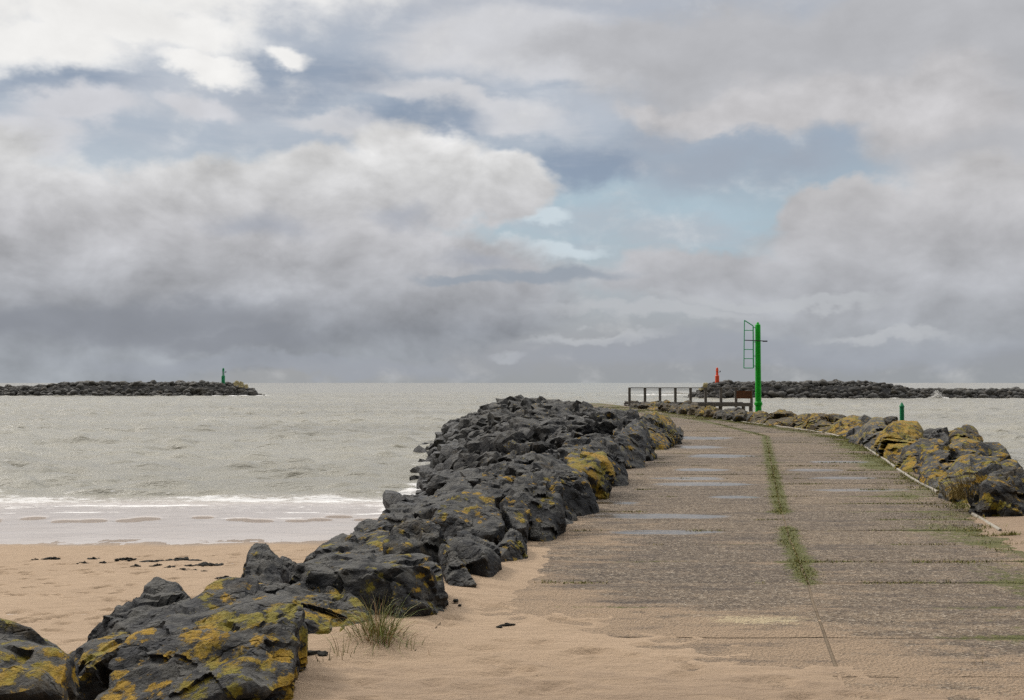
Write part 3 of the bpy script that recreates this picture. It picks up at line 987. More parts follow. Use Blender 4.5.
# ------------------------------------------------------------------ rocks
_ico = {}


def ico(sub):
    if sub not in _ico:
        bm = bmesh.new()
        bmesh.ops.create_icosphere(bm, subdivisions=sub, radius=1.0)
        bm.verts.ensure_lookup_table()
        V = np.array([v.co[:] for v in bm.verts])
        Fc = np.array([[v.index for v in f.verts] for f in bm.faces])
        bm.free()
        _ico[sub] = (V, Fc)
    return _ico[sub]


def hull_planes(P):
    bm = bmesh.new()
    for p in P: bm.verts.new(p)
    bmesh.ops.convex_hull(bm, input=bm.verts)
    bm.normal_update()
    c = np.mean([np.array(v.co[:]) for v in bm.verts if v.link_faces], axis=0)
    pl = []
    for f in bm.faces:
        nn = np.array(f.normal[:])
        d = float(np.dot(np.array(f.verts[0].co[:]) - c, nn))
        if d < 0: nn, d = -nn, -d
        pl.append((nn, d))
    bm.free()
    Nn = np.array([p[0] for p in pl])
    Dd = np.maximum(np.array([p[1] for p in pl]), 0.01)
    return c, Nn, Dd


def rock_geo(P, seed, sub, rough=0.07, p=30, chips=5, cut=(0.60, 0.90), front=False, strong=False):
    """a rock as the convex body of the points P with chipped corners, ledges and a broken surface; returns centre, V, F, strata"""
    R = np.random.default_rng(seed)
    P = np.asarray(P, float)
    c, Nn, Dd = hull_planes(P)
    ext = np.maximum(P.max(0) - P.min(0), 0.05)
    for k in range(chips):
        nn = R.normal(size=3)
        if front: nn = np.array([nn[0] * 0.75, -abs(nn[1]) - 0.25, nn[2] * 0.75 + 0.15])
        nn /= np.linalg.norm(nn)
        sup = np.max((P - c) @ nn)
        Nn = np.vstack([Nn, nn])
        Dd = np.append(Dd, sup * R.uniform(*cut))
    V0, Fc = ico(sub)
    D = V0 * ext
    D /= np.linalg.norm(D, axis=1)[:, None]
    size = float(np.cbrt(ext.prod()))
    off = R.uniform(-50, 50, 3)
    # every facet plane is itself uneven, so the edges wander
    Dw = D + 0.045 * np.stack([fbm(D * 2.1 + off + 7 * k, 3, seed % 61 + k) for k in range(3)], -1)
    q = np.maximum(Dw @ Nn.T, 0) / Dd
    r = (q ** p).sum(1) ** (-1.0 / p) * 1.015
    r *= 1.02
    V = D * r[:, None]
    nrm = V / np.linalg.norm(V, axis=1)[:, None]
    ax = R.normal(size=3) * np.array([1, 1, 0.6])
    ax /= np.linalg.norm(ax)
    Q = V / size
    h = fbm(Q * 1.9 + off, 6, seed % 97, 0.56)
    rid = np.abs(fbm(Q * 1.5 + off + 9, 4, seed % 89, 0.55))
    s = (V @ ax) / size * 4.2 + 1.1 * fbm(Q * 1.6 + off, 3, seed % 83)
    fr = s - np.floor(s)
    layer = np.minimum(fr, (1 - fr) * 7)          # saw-tooth ledges
    lm = sstep(-0.25, 0.35, perlin(Q * 1.1 + off + 5, seed % 79))
    s2 = (V @ np.roll(ax, 1)) / size * 9 + 0.9 * fbm(Q * 3 + off, 3, seed % 71)
    fr2 = s2 - np.floor(s2)
    lay2 = np.minimum(fr2, (1 - fr2) * 5)
    pit = np.minimum(0, fbm(Q * 5 + off + 3, 3, seed % 67) + 0.15)
    disp = rough * size * (0.22 * h - 0.38 * np.exp(-rid / 0.05) * lm + 0.42 * (layer - 0.4) * lm + 0.16 * (lay2 - 0.4) * (1 - lm) + 0.22 * pit)
    V = V + nrm * disp[:, None]
    # broken facets: every patch of the surface is tilted its own way
    for nc, ga, oa in (((7, 0.20, 0.030), (26, 0.17, 0.012)) if sub < 5 else ((9, 0.16, 0.014), (34, 0.15, 0.010)) if strong else ((10, 0.13, 0.009), (36, 0.13, 0.007))):
        S = V[R.integers(0, len(V), nc)]
        jit = 0.03 * size * np.stack([fbm(Q * 2.5 + off + 11 * k, 3, seed % 53 + k) for k in range(3)], -1)
        d2 = (((V + jit)[:, None, :] - S[None]) ** 2).sum(-1)
        k = d2.argmin(1)
        g = R.normal(size=(nc, 3)) * ga
        o = R.normal(size=nc) * oa * size
        V = V + nrm * np.clip(o[k] + ((V - S[k]) * g[k]).sum(1), (-0.12 if sub < 5 else -0.09) * size, (0.07 if sub < 5 else 0.03 if strong else 0.010) * size)[:, None]
    st = np.stack([V @ np.cross(ax, [0.3, 0.2, 0.9]), V @ np.cross(ax, [0.9, -0.2, 0.1]), V @ ax], -1) + off * 0.1
    return c, V, Fc, st


ROCKS = []   # dicts: name, c, V, F, st, lichen, tone, brown, wet, label, group, zone


def hero(label, pts, lichen=0.35, tone=0.4, brown=0.1, wet=0.0, sub=5, back=0.45, drop=0.5, rough=0.065, p=90, chips=4, seed=None, zone="hero"):
    w = np.array([W(*q) for q in pts])
    cc = w.mean(0)
    if pts[0][0] > 625 and zone == 'hero' and label and 'left bank' not in label: lichen = min(1.0, lichen + 0.12)
    bk = cc + (w - cc) * 0.8 + np.array([0, back, -0.12])
    lo = cc + (w - cc) * np.array([0.92, 0.9, 1.0]) + np.array([0, 0.08, -drop])
    P = np.vstack([w, bk, lo])
    seed = seed if seed is not None else 1000 + len(ROCKS) * 13
    c, V, Fc, st = rock_geo(P, seed, sub, rough, p, chips, front=True, strong=pts[0][0] > 500)
    ROCKS.append(dict(c=c, V=V, F=Fc, st=st, lichen=lichen, tone=tone, brown=brown, wet=wet, label=label, zone=zone))


HL = hero
# --- bank on the left of the track, nearest first
HL("huge slanted slab in the lower left foreground covered in patches of yellow lichen", [(70, 690, 5.6), (120, 640, 6.2), (182, 603, 6.7), (225, 582, 7.0), (262, 590, 6.9), (296, 597, 6.55), (305, 610, 6.3), (304, 640, 6.15), (298, 700, 5.9), (180, 730, 5.3), (285, 730, 5.5), (100, 740, 5.2)], 0.66, 0.62, 0.15, sub=6, drop=0.5, back=0.3, rough=0.075)
HL("brown lichen-crusted boulder cut off by the bottom left corner", [(-60, 590, 6.2), (25, 631, 5.9), (45, 645, 5.8), (64, 662, 5.6), (60, 700, 5.3), (-40, 710, 5.0)], 0.62, 0.35, 0.3, sub=5, back=0.3)
HL("dark blue-grey pointed boulder standing against the beach at lower left", [(60, 648, 7.2), (100, 617, 7.5), (132, 596, 7.8), (156, 583, 8.0), (174, 583, 8.0), (182, 594, 7.8), (196, 604, 7.5), (150, 645, 7.0), (90, 665, 6.8)], 0.2, 0.45, 0.02, sub=6, back=0.35, drop=0.7, rough=0.07)
HL("low lichen-streaked rock wedged in front of the dark pointed boulder", [(46, 650, 6.5), (85, 645, 6.6), (130, 632, 6.7), (122, 652, 6.3), (70, 672, 6.1)], 0.5, 0.5, 0.2, sub=5, back=0.25)
HL("rounded brownish-grey boulder with a dark hollow beside the beach", [(224, 590, 8.9), (232, 570, 9.2), (243, 554, 9.5), (256, 546, 9.7), (266, 546, 9.7), (274, 553, 9.6), (282, 568, 9.4), (280, 590, 9.0), (250, 596, 8.8)], 0.3, 0.5, 0.25, sub=5, back=0.4, drop=0.6, rough=0.09)
HL("small pale-brown rock leaning on the right of the hollowed boulder", [(272, 567, 9.9), (279, 552, 10.1), (290, 557, 10.1), (298, 567, 10.0), (293, 582, 9.8), (275, 587, 9.7)], 0.2, 0.75, 0.3, sub=5, back=0.25)
HL("low brown rock in the gap behind the huge yellow-patched slab", [(222, 590, 7.9), (250, 584, 8.3), (285, 584, 8.4), (302, 590, 8.0), (290, 608, 7.5), (240, 608, 7.4)], 0.45, 0.45, 0.35, sub=5, back=0.3)
HL("dark boulder speckled with green-yellow lichen left of the tall grass clump", [(278, 594, 7.7), (305, 583, 8.0), (324, 578, 8.2), (338, 579, 8.2), (350, 597, 7.8), (366, 612, 7.6), (353, 632, 7.3), (333, 654, 7.0), (316, 653, 6.95), (300, 657, 6.9), (288, 620, 7.2)], 0.56, 0.3, 0.15, sub=6, back=0.3)
HL("big flat-topped dark block behind the tall grass clump with two round yellow spots", [(284, 574, 8.15), (312, 562, 8.55), (345, 555, 8.85), (388, 553, 8.9), (425, 556, 8.75), (442, 560, 8.5), (450, 568, 8.3), (454, 590, 8.15), (453, 612, 8.0), (445, 624, 7.85), (425, 629, 7.72), (395, 630, 7.72), (340, 624, 7.8), (300, 604, 8.0), (288, 586, 8.1), (305, 571, 8.05), (350, 572, 7.95), (400, 568, 7.95), (434, 565, 8.05)], 0.44, 0.36, 0.05, sub=6, back=0.25, drop=0.5, rough=0.06, p=90, chips=3)
HL("rounded dark boulder with twiggy brown crust above the big flat-topped block", [(384, 556, 9.6), (383, 540, 9.7), (388, 529, 9.9), (398, 521, 10.1), (411, 516, 10.3), (427, 518, 10.3), (441, 526, 10.1), (447, 540, 9.8), (442, 558, 9.5), (410, 566, 9.3)], 0.36, 0.3, 0.35, sub=5, back=0.4, rough=0.08)
HL("thin dark wedge of rock leaning down onto the sand beside the flat-topped block", [(437, 538, 9.6), (450, 546, 9.55), (463, 561, 9.3), (474, 579, 9.05), (480, 596, 8.85), (466, 594, 8.9), (450, 590, 9.0)], 0.25, 0.3, 0.1, sub=5, back=0.3, drop=0.25)
HL("square dark block with a black overhanging face at the edge of the sand", [(446, 534, 10.2), (464, 531, 10.4), (484, 541, 10.2), (498, 546, 10.0), (501, 560, 9.8), (494, 574, 9.6), (480, 583, 9.4), (471, 582, 9.4), (456, 556, 9.5), (478, 553, 9.45), (449, 545, 9.9)], 0.22, 0.36, 0.1, sub=5, back=0.3, drop=0.25, rough=0.06, p=90, chips=3)
HL("small block with a mossy green face where the sand meets the slabs", [(491, 546, 10.3), (500, 535, 10.6), (512, 526, 11), (523, 527, 11), (528, 545, 10.7), (526, 559, 10.5), (515, 565, 10.35), (499, 568, 10.2)], 0.55, 0.35, 0.2, sub=5, back=0.35)
HL("grey-blue boulder with two bright ochre lichen patches in the middle of the left bank", [(425, 525, 11), (440, 507, 11.4), (455, 496, 11.8), (466, 491, 12), (490, 490, 12), (493, 505, 11.6), (504, 526, 11.2), (492, 534, 11), (465, 535, 10.9), (445, 535, 10.8)], 0.6, 0.62, 0.05, sub=5, back=0.4, rough=0.08)
HL("small dark rock with a yellow top squeezed between ochre boulder and tall black block", [(494, 503, 11.9), (508, 496, 12.2), (522, 494, 12.3), (529, 510, 12), (527, 528, 11.6), (505, 529, 11.4)], 0.5, 0.4, 0.1, sub=5, back=0.35)
HL("tall black block with a pale vertical streak beside the concrete slabs", [(511, 483, 12.6), (524, 470, 13), (541, 463, 13.3), (557, 464, 13.3), (565, 477, 13), (564, 500, 12.8), (558, 540, 12.0), (546, 547, 11.6), (531, 548, 11.5), (525, 520, 11.9), (515, 497, 12.4)], 0.34, 0.26, 0.12, sub=5, back=0.4, rough=0.10, p=30)
HL("small low rock at the slab edge right of the tall black block", [(558, 516, 13.5), (569, 509, 14.1), (578, 511, 14.2), (578, 520, 13.7), (566, 531, 12.9), (558, 534, 12.7)], 0.25, 0.4, 0.1, sub=4, back=0.25)
HL("long dark sloping rock below the yellow-topped slab", [(527, 463, 14.5), (545, 454, 15.3), (559, 459, 15.3), (581, 475, 14.9), (597, 492, 14.5), (600, 500, 14.4), (577, 519, 13.7), (560, 500, 13.6), (547, 480, 13.8)], 0.3, 0.28, 0.1, sub=5, back=0.4)
HL("slab with a broad golden lichen top halfway along the left bank", [(555, 462, 16), (566, 453, 16.8), (583, 448, 17.4), (600, 454, 17.2), (608, 461, 16.8), (612, 484, 16.3), (606, 494, 16.0), (592, 488, 15.7), (575, 473, 15.6)], 0.95, 0.55, 0.1, sub=5, back=0.4, rough=0.06)
HL("dark steep rock right behind the golden-topped slab", [(580, 452, 18.5), (590, 440, 19.3), (608, 439, 19.5), (617, 445, 19.3), (624, 460, 18.9), (630, 476, 18.6), (621, 488, 18), (608, 482, 17.8), (600, 458, 18.2)], 0.3, 0.28, 0.1, sub=5, back=0.5)
HL("pale wedge-shaped rock with a light grey face near the far end of the left bank", [(611, 442, 22), (624, 428, 23), (637, 416, 24), (643, 425, 23.5), (641, 445, 22.6), (634, 469, 21.6), (645, 470, 21.7), (621, 454, 21.5)], 0.45, 1.0, 0.15, sub=5, back=0.5)
HL("narrow black rock right of the pale wedge-shaped rock", [(636, 420, 25), (645, 415, 26), (651, 430, 25.4), (657, 455, 24.6), (648, 467, 23.3), (640, 468, 23.2)], 0.35, 0.22, 0.15, sub=5, back=0.6)
HL("rounded dark rock with mossy top where the track bends out of sight", [(641, 418, 30), (655, 412, 31), (671, 414, 32), (678, 424, 31.5), (679, 436, 30.7), (670, 447, 29), (657, 455, 26.8), (649, 447, 27)], 0.5, 0.3, 0.25, sub=5, back=0.9, rough=0.09)
HL("small dark rock poking onto the slabs at the bend of the track", [(673, 430, 33.5), (679, 426, 35), (683, 432, 34.6), (681, 441, 32.4), (674, 442, 31.5)], 0.3, 0.25, 0.2, sub=4, back=0.6)
HL("pink-white stone lying among the dark rocks of the left bank", [(543, 457, 17), (550, 449, 17.4), (557, 449, 17.4), (560, 455, 17.2), (552, 460, 16.8)], 0.0, 2.6, 0.0, sub=4, back=0.2, drop=0.2, rough=0.05)
HL("smooth grey boulder on the beach side of the bank, topmost at the foam's edge", [(375, 520, 13.5), (388, 507, 14.2), (401, 502, 14.6), (413, 504, 14.4), (418, 515, 13.9), (400, 530, 13)], 0.1, 0.48, 0.0, sub=5, back=0.5, rough=0.06)
HL("smooth rounded grey boulder left of the one with twiggy brown crust", [(347, 538, 12), (352, 526, 12.4), (366, 517, 12.9), (383, 520, 12.8), (393, 527, 12.3), (388, 547, 11.4), (360, 548, 11.5)], 0.28, 0.5, 0.05, sub=5, back=0.5, rough=0.06)
HL("long low rock with lichen patches sloping down toward the beach foam", [(295, 568, 10.2), (320, 549, 10.8), (345, 539, 11.2), (378, 528, 11.4), (387, 533, 11), (386, 556, 10.2), (330, 568, 9.8)], 0.55, 0.4, 0.15, sub=5, back=0.4)
HL("thin slanting slab along the beach edge behind the long low rock", [(297, 566, 11.4), (320, 548, 11.8), (338, 535, 12.2), (348, 534, 12.1), (351, 541, 11.7), (320, 562, 11.2)], 0.25, 0.42, 0.05, sub=5, back=0.35)
HL("dark lump of rock directly behind the left end of the flat-topped block", [(318, 558, 10), (350, 543, 10.3), (372, 545, 10.3), (387, 553, 10), (380, 564, 9.6), (330, 566, 9.6)], 0.3, 0.32, 0.1, sub=5, back=0.3)
HL("dark ridge of rock rising from the splashing foam in the middle of the bank", [(407, 515, 14), (420, 502, 14.5), (437, 492, 15), (448, 483, 15.6), (462, 479, 15.8), (471, 488, 15.2), (455, 502, 14), (440, 510, 13.6), (420, 522, 13)], 0.15, 0.34, 0.05, sub=5, back=0.6)
HL("narrow white-topped sliver of rock above the ochre-patched boulder", [(433, 509, 12.6), (445, 500, 12.9), (454, 498, 12.9), (452, 504, 12.6), (440, 512, 12.3)], 0.1, 1.9, 0.0, sub=4, back=0.2, drop=0.2)
HL("brownish boulder behind the ochre-patched one, left of the tall black block", [(467, 493, 14.2), (480, 481, 14.8), (500, 477, 15), (515, 483, 14.8), (516, 502, 14), (490, 505, 13.7)], 0.25, 0.36, 0.3, sub=5, back=0.5)
HL("pale grey-green boulder near the splash at the foot of the far heap", [(457, 483, 16.5), (470, 471, 17), (482, 465, 17.4), (487, 474, 17), (470, 486, 16.4)], 0.1, 0.95, 0.1, sub=5, back=0.6)
HL("grey boulder with small ochre spots left of the pink-white stone", [(479, 481, 16), (492, 467, 16.6), (508, 461, 17), (521, 465, 16.8), (524, 481, 16), (500, 489, 15.5)], 0.5, 0.42, 0.2, sub=5, back=0.6)
HL("dark rounded boulder just below the pink-white stone", [(504, 471, 16), (515, 459, 16.8), (532, 452, 17.5), (546, 454, 17.3), (547, 467, 16.5), (525, 477, 15.8)], 0.25, 0.34, 0.1, sub=5, back=0.6)
HL("dark flat rock behind the pink-white stone at the head of the bank", [(556, 452, 18.6), (566, 443, 19.6), (584, 437, 20.2), (598, 439, 20), (590, 450, 19), (570, 458, 18.2)], 0.3, 0.3, 0.1, sub=5, back=0.7)
# --- row on the right of the track, nearest first
RL = dict(tone=0.5, brown=0.45)
HR = hero
HR("black-faced boulder cut off by the right edge of the picture", [(982, 481, 14.0), (990, 468, 14.6), (1010, 457, 15), (1035, 467, 14.6), (1045, 535, 13.5), (1005, 526, 13.6), (985, 508, 13.8)], 0.5, 0.3, 0.35, sub=5, back=0.5)
HR("large orange and pale-streaked boulder above the straw-coloured grass tuft", [(943, 483, 16.3), (952, 469, 16.9), (966, 456, 17.6), (982, 452, 18), (999, 461, 17.4), (986, 480, 15.9), (983, 503, 15.2), (965, 509, 15.3), (949, 500, 15.8)], 0.66, 0.9, 0.3, sub=5, back=0.5)
HR("small rock with an orange slanting face left of the large pale-streaked boulder", [(925, 475, 18.5), (934, 465, 19), (942, 462, 19.2), (949, 475, 18.4), (949, 491, 17.4), (938, 491, 17.5), (928, 484, 18)], 0.62, 0.6, 0.25, sub=5, back=0.4)
HR("long grey and ochre boulder lying behind the front rocks at right", [(917, 471, 20), (925, 457, 20.6), (945, 445, 21.4), (965, 437, 22), (981, 440, 22), (990, 452, 21), (977, 464, 19.5), (945, 478, 18.8), (929, 478, 19)], 0.6, 0.62, 0.35, sub=5, back=0.6)
HR("dome-shaped brown boulder standing out against the water at far right", [(949, 440, 24), (957, 429, 24.6), (967, 426, 25), (976, 429, 25), (983, 441, 24.4), (965, 450, 23)], 0.55, 0.35, 0.6, sub=5, back=0.8)
HR("small dark round rock against the water left of the dome-shaped boulder", [(934, 442, 24), (937, 431, 24.5), (943, 428, 24.6), (949, 434, 24.4), (948, 445, 23.5)], 0.1, 0.3, 0.2, sub=4, back=0.5)
HR("boulder with a black left side and mustard face in the right row", [(903, 465, 21.5), (910, 448, 22.2), (921, 438, 23), (940, 437, 23.4), (946, 446, 22.8), (932, 463, 21.4), (918, 475, 20.4), (907, 475, 20.6)], 0.68, 0.45, 0.4, sub=5, back=0.6)
HR("big golden-topped boulder directly in front of the short green post", [(886, 433, 26), (894, 421, 26.8), (905, 417, 27.4), (917, 419, 27.4), (924, 428, 27), (922, 439, 25.6), (913, 452, 24), (903, 465, 23), (892, 463, 23.2), (888, 448, 24.4)], 0.85, 0.5, 0.4, sub=5, back=0.8, rough=0.08)
HR("purple-grey boulder with one orange side left of the big golden-topped boulder", [(856, 439, 31), (861, 423, 32), (868, 416, 33), (875, 414, 33.2), (884, 418, 32.6), (890, 428, 30), (892, 445, 26), (890, 459, 25), (878, 454, 26.5), (863, 446, 29)], 0.45, 0.85, 0.25, sub=5, back=0.8)
HR("ochre-brown boulder left of the purple-grey one in the right row", [(831, 432, 37), (840, 421, 38), (850, 416, 39), (861, 417, 39), (864, 428, 36), (858, 441, 33), (845, 440, 33.8)], 0.68, 0.4, 0.6, sub=5, back=1.0)
HR("small dark blue rock at the foot of the ochre-brown boulder", [(846, 439, 33.2), (850, 430, 33.8), (857, 427, 34), (862, 433, 33.2), (859, 441, 32.4)], 0.1, 0.45, 0.05, sub=4, back=0.5)
HR("small flat brown rock peeping over the row left of the short green post", [(882, 422, 36), (888, 417.5, 37), (895, 418, 37), (896, 423, 36)], 0.3, 0.25, 0.5, sub=4, back=0.8)
HR("brown boulder with a dark hollow, sixth rock right of the tall green pole", [(818, 431, 38.5), (823, 417, 40.5), (834, 414, 41.5), (845, 416, 41), (847, 426, 40), (833, 434, 37.4)], 0.5, 0.3, 0.75, sub=5, back=1.0)
HR("upright column-like brown rock in the right row", [(809, 432, 38.8), (809, 414, 41), (815, 412, 41.4), (825, 413, 41), (826, 431, 38.4)], 0.5, 0.4, 0.7, sub=5, back=0.8)
HR("low tan rock between dome-shaped rock and the column-like rock", [(792, 430, 41.2), (797, 415, 43), (808, 414, 43), (812, 420, 42), (812, 432, 39.6)], 0.55, 0.5, 0.65, sub=5, back=0.8)
HR("broad dome-shaped brown rock just right of the tall green pole", [(766, 427, 43.2), (771, 413, 46), (779, 409, 47), (787, 409, 47), (796, 415, 45.6), (798, 428, 41.6), (780, 429, 42.4)], 0.4, 0.3, 0.85, sub=5, back=1.0)
HR("dark rock directly in front of the foot of the tall green pole", [(751, 424, 46.4), (755, 412, 49), (765, 410.5, 49.4), (769, 416, 48), (770, 426, 45)], 0.4, 0.25, 0.7, sub=5, back=1.0)
# farther along the row, in front of the timber platform
RP = [636, 645, 655, 665, 675, 685, 694, 703, 712, 722, 731, 741]
ORD = "first second third fourth fifth sixth seventh eighth ninth tenth eleventh twelfth thirteenth fourteenth fifteenth sixteenth seventeenth eighteenth nineteenth twentieth".split()
ORD += ["twenty-" + o for o in ORD[:9]] + ["thirtieth"] + ["thirty-" + o for o in ORD[:9]] + ["fortieth"]
for i, px_ in enumerate(RP):
    top = float(np.interp(px_, [636, 657, 675, 694, 709, 733, 752], [402.5, 402, 404, 403, 406, 410, 411])) + random.uniform(-0.8, 0.8)
    bot = float(np.interp(px_, [636, 645, 675, 716, 751], [407.5, 408.5, 412.6, 418, 423])) + 0.8
    Yb = G(px_, bot)[1] + 0.3
    wd = random.uniform(5.2, 7.0)
    Yt = Yb * 1.05
    HR("brown rock in the row before the timber platform, %s from its left end" % ORD[i], [(px_ - wd, bot, Yb), (px_ - wd * 0.8, (top + bot) / 2 - 1, Yb + 0.6), (px_ - wd * 0.3, top, Yt), (px_ + wd * 0.5, top + random.uniform(0, 1), Yt), (px_ + wd, (top + bot) / 2, Yb + 0.5), (px_ + wd * 0.9, bot + 0.4, Yb)],
       random.uniform(0.1, 0.6), random.uniform(0.15, 0.5), random.uniform(0.4, 0.9), sub=4, back=0.9)

# --- loose armour stone over the slopes
R6 = np.random.default_rng(77)


def loose(x, y, size, zone, seed, lichen, tone, brown, wet, sub=4, zofs=0.0):
    R = np.random.default_rng(seed)
    d = np.array([[i, j, k] for i in (-1, 1) for j in (-1, 1) for k in (-1, 1)], float)
    d = d * (1 - R.uniform(0, 0.42, (8, 3)))
    ex = np.array([R.uniform(0.8, 1.35), R.uniform(0.7, 1.1), R.uniform(0.5, 0.85)]) * size / 2 * 1.05
    P = d * ex
    a, b2 = R.uniform(0, 6.28), R.normal(0, 0.5)
    ca, sa, cb_, sb = math.cos(a), math.sin(a), math.cos(b2), math.sin(b2)
    M = np.array([[ca, -sa, 0], [sa, ca, 0], [0, 0, 1]]) @ np.array([[1, 0, 0], [0, cb_, -sb], [0, sb, cb_]])
    P = P @ M.T
    zb = float(emb(np.array([x]), np.array([y]))[0])
    P = P + np.array([x, y, zb + size * 0.20 + zofs])
    c, V, Fc, st = rock_geo(P, seed, sub, 0.06, 90, 4, (0.68, 0.9))
    ROCKS.append(dict(c=c, V=V, F=Fc, st=st, lichen=lichen, tone=tone, brown=brown, wet=wet, label=None, zone=zone))


sd = 5000
# seaward heap beyond the bend
y = 33.0
while y < 96:
    u = 0.55 + R6.uniform(0, 0.5)
    stp = 1.1 if y < 60 else 1.3
    while u < (8.5 if y < 55 else 9.4):
        yy = y + R6.uniform(-0.55, 0.55)
        xx = float(E(yy)) - u
        size = R6.uniform(0.8, 1.75) if y < 60 else R6.uniform(0.9, 1.75)
        if u < 1.3: size *= 0.8
        wet = sstep(-1.2, -2.6, float(emb(np.array([xx]), np.array([yy]))[0]))
        zf = (0.1 * sstep(0, 1.5, u) * sstep(5, 3, u))
        loose(xx, yy, size, "heap", sd, R6.choice([0.0, 0.1, 0.15, 0.3]) * (1 if u < 5 else 0.4), np.clip(R6.normal(0.36, 0.28), 0.02, 1.2), R6.uniform(0, 0.3), float(wet), 4 if y < 55 else 3, zf)
        sd += 7
        u += R6.uniform(0.85, 1.15) * stp
    y += R6.uniform(0.9, 1.1) * stp * 1.05
# slope under the near part of the bank
y = 3.5
while y < 33:
    u = 2.3 + R6.uniform(0, 0.6)
    while u < 8.8:
        yy = y + R6.uniform(-0.4, 0.4)
        loose(float(E(yy)) - u, yy, R6.uniform(0.8, 1.3), "bank", sd, R6.uniform(0, 0.3), np.clip(R6.normal(0.35, 0.15), 0.1, 1), 0.1, 0.0 if yy < 26 else 0.4, 3, -0.15)
        sd += 7
        u += R6.uniform(0.9, 1.2)
    y += R6.uniform(0.95, 1.3)
# channel side of the row
y = 8.0
while y < 95:
    v = 1.7 + R6.uniform(0, 0.5)
    while v < 7.5:
        yy = y + R6.uniform(-0.4, 0.4)
        loose(float(K(yy)) + v, yy, R6.uniform(0.9, 1.5), "channel", sd, R6.uniform(0.1, 0.6), np.clip(R6.normal(0.4, 0.15), 0.1, 1), R6.uniform(0.2, 0.8), 0.0, 3, -0.15)
        sd += 7
        v += R6.uniform(1.0, 1.4)
    y += R6.uniform(1.1, 1.5)


def count_visible():
    """how many pixels of the photograph's view each rock shows"""
    cnt = np.zeros(len(ROCKS), int)
    allV, allF, own, base = [], [], [], 0
    for i, r in enumerate(ROCKS):
        allV.append(r["V"] + r["c"])
        allF.append(r["F"] + base)
        own.append(np.full(len(r["F"]), i))
        base += len(r["V"])
    # the ground hides rocks too
    ys_, xs_ = np.arange(3, 96, 1.0), np.linspace(-14, 24, 60)
    Y_, X_ = np.meshgrid(ys_, xs_, indexing="ij")
    onp = (X_.ravel() > E(Y_.ravel())) & (X_.ravel() < K(Y_.ravel())) & (Y_.ravel() < 90)
    zz_ = np.where(onp, 0.0, emb(X_.ravel(), Y_.ravel()))
    gf = grid_faces(len(ys_), len(xs_))
    gf = np.concatenate([gf[:, [0, 1, 2]], gf[:, [0, 2, 3]]])
    allV.append(P3(X_.ravel(), Y_.ravel(), zz_))
    allF.append(gf + base)
    own.append(np.full(len(gf), -1))
    own = np.concatenate(own)
    bvh = BVHTree.FromPolygons(np.concatenate(allV).tolist(), np.concatenate(allF).tolist())
    o = Vector(CAM)
    first = {}
    for py in range(386, 700, 2):
        for px in range(0, 1024, 2):
            d = ray(px, py)
            _, _, idx, _ = bvh.ray_cast(o, Vector(d).normalized(), 130)
            if idx is not None and own[idx] >= 0:
                k = own[idx]
                cnt[k] += 4
                first.setdefault(k, []).append((px, py))
    cen = {k: tuple(np.mean(v, axis=0)) for k, v in first.items()}
    return cnt, cen


CNT, CEN = count_visible()
order = [i for i in np.argsort(-CNT) if ROCKS[i]["label"] is None and CNT[i] >= 12]
keep = set(order[: 290 - sum(1 for r in ROCKS if r["label"])])

# unique, findable labels for the loose rocks: tiers of the heap, counted from the left
heap = [i for i in keep if ROCKS[i]["zone"] == "heap"]
tiers = {}
for i in heap:
    py = CEN[i][1]
    t_ = "skyline" if py < 408 else "upper tier" if py < 416 else "upper middle tier" if py < 425 else "lower middle tier" if py < 434 else "lower tier" if py < 445 else "lowest tier" if py < 460 else "foot by the foam"
    tiers.setdefault(t_, []).append(i)


def look(r):
    t_ = r["tone"]
    c = "pale grey" if t_ > 0.6 else "mid-grey" if t_ > 0.38 else "dark grey" if t_ > 0.2 else "black"
    if r["wet"] > 0.5: c = "wet " + c
    return c


for t_, L in tiers.items():
    L.sort(key=lambda i: CEN[i][0])
    for k, i in enumerate(L):
        nm = ORD[k] if k < len(ORD) else "last but %d" % (len(L) - k)
        ROCKS[i]["label"] = "%s boulder in the seaward heap's %s, %s from left" % (look(ROCKS[i]), t_, nm)
for zone, txt in (("bank", "%s rock low on the left bank's beach side, %s from left"), ("channel", "%s rock behind the right-hand row by the channel, %s from left")):
    L = sorted([i for i in keep if ROCKS[i]["zone"] == zone], key=lambda i: CEN[i][0])
    for k, i in enumerate(L):
        ROCKS[i]["label"] = txt % (("brown" if zone == "channel" else look(ROCKS[i])), ORD[k] if k < len(ORD) else "last but %d" % (len(L) - k))

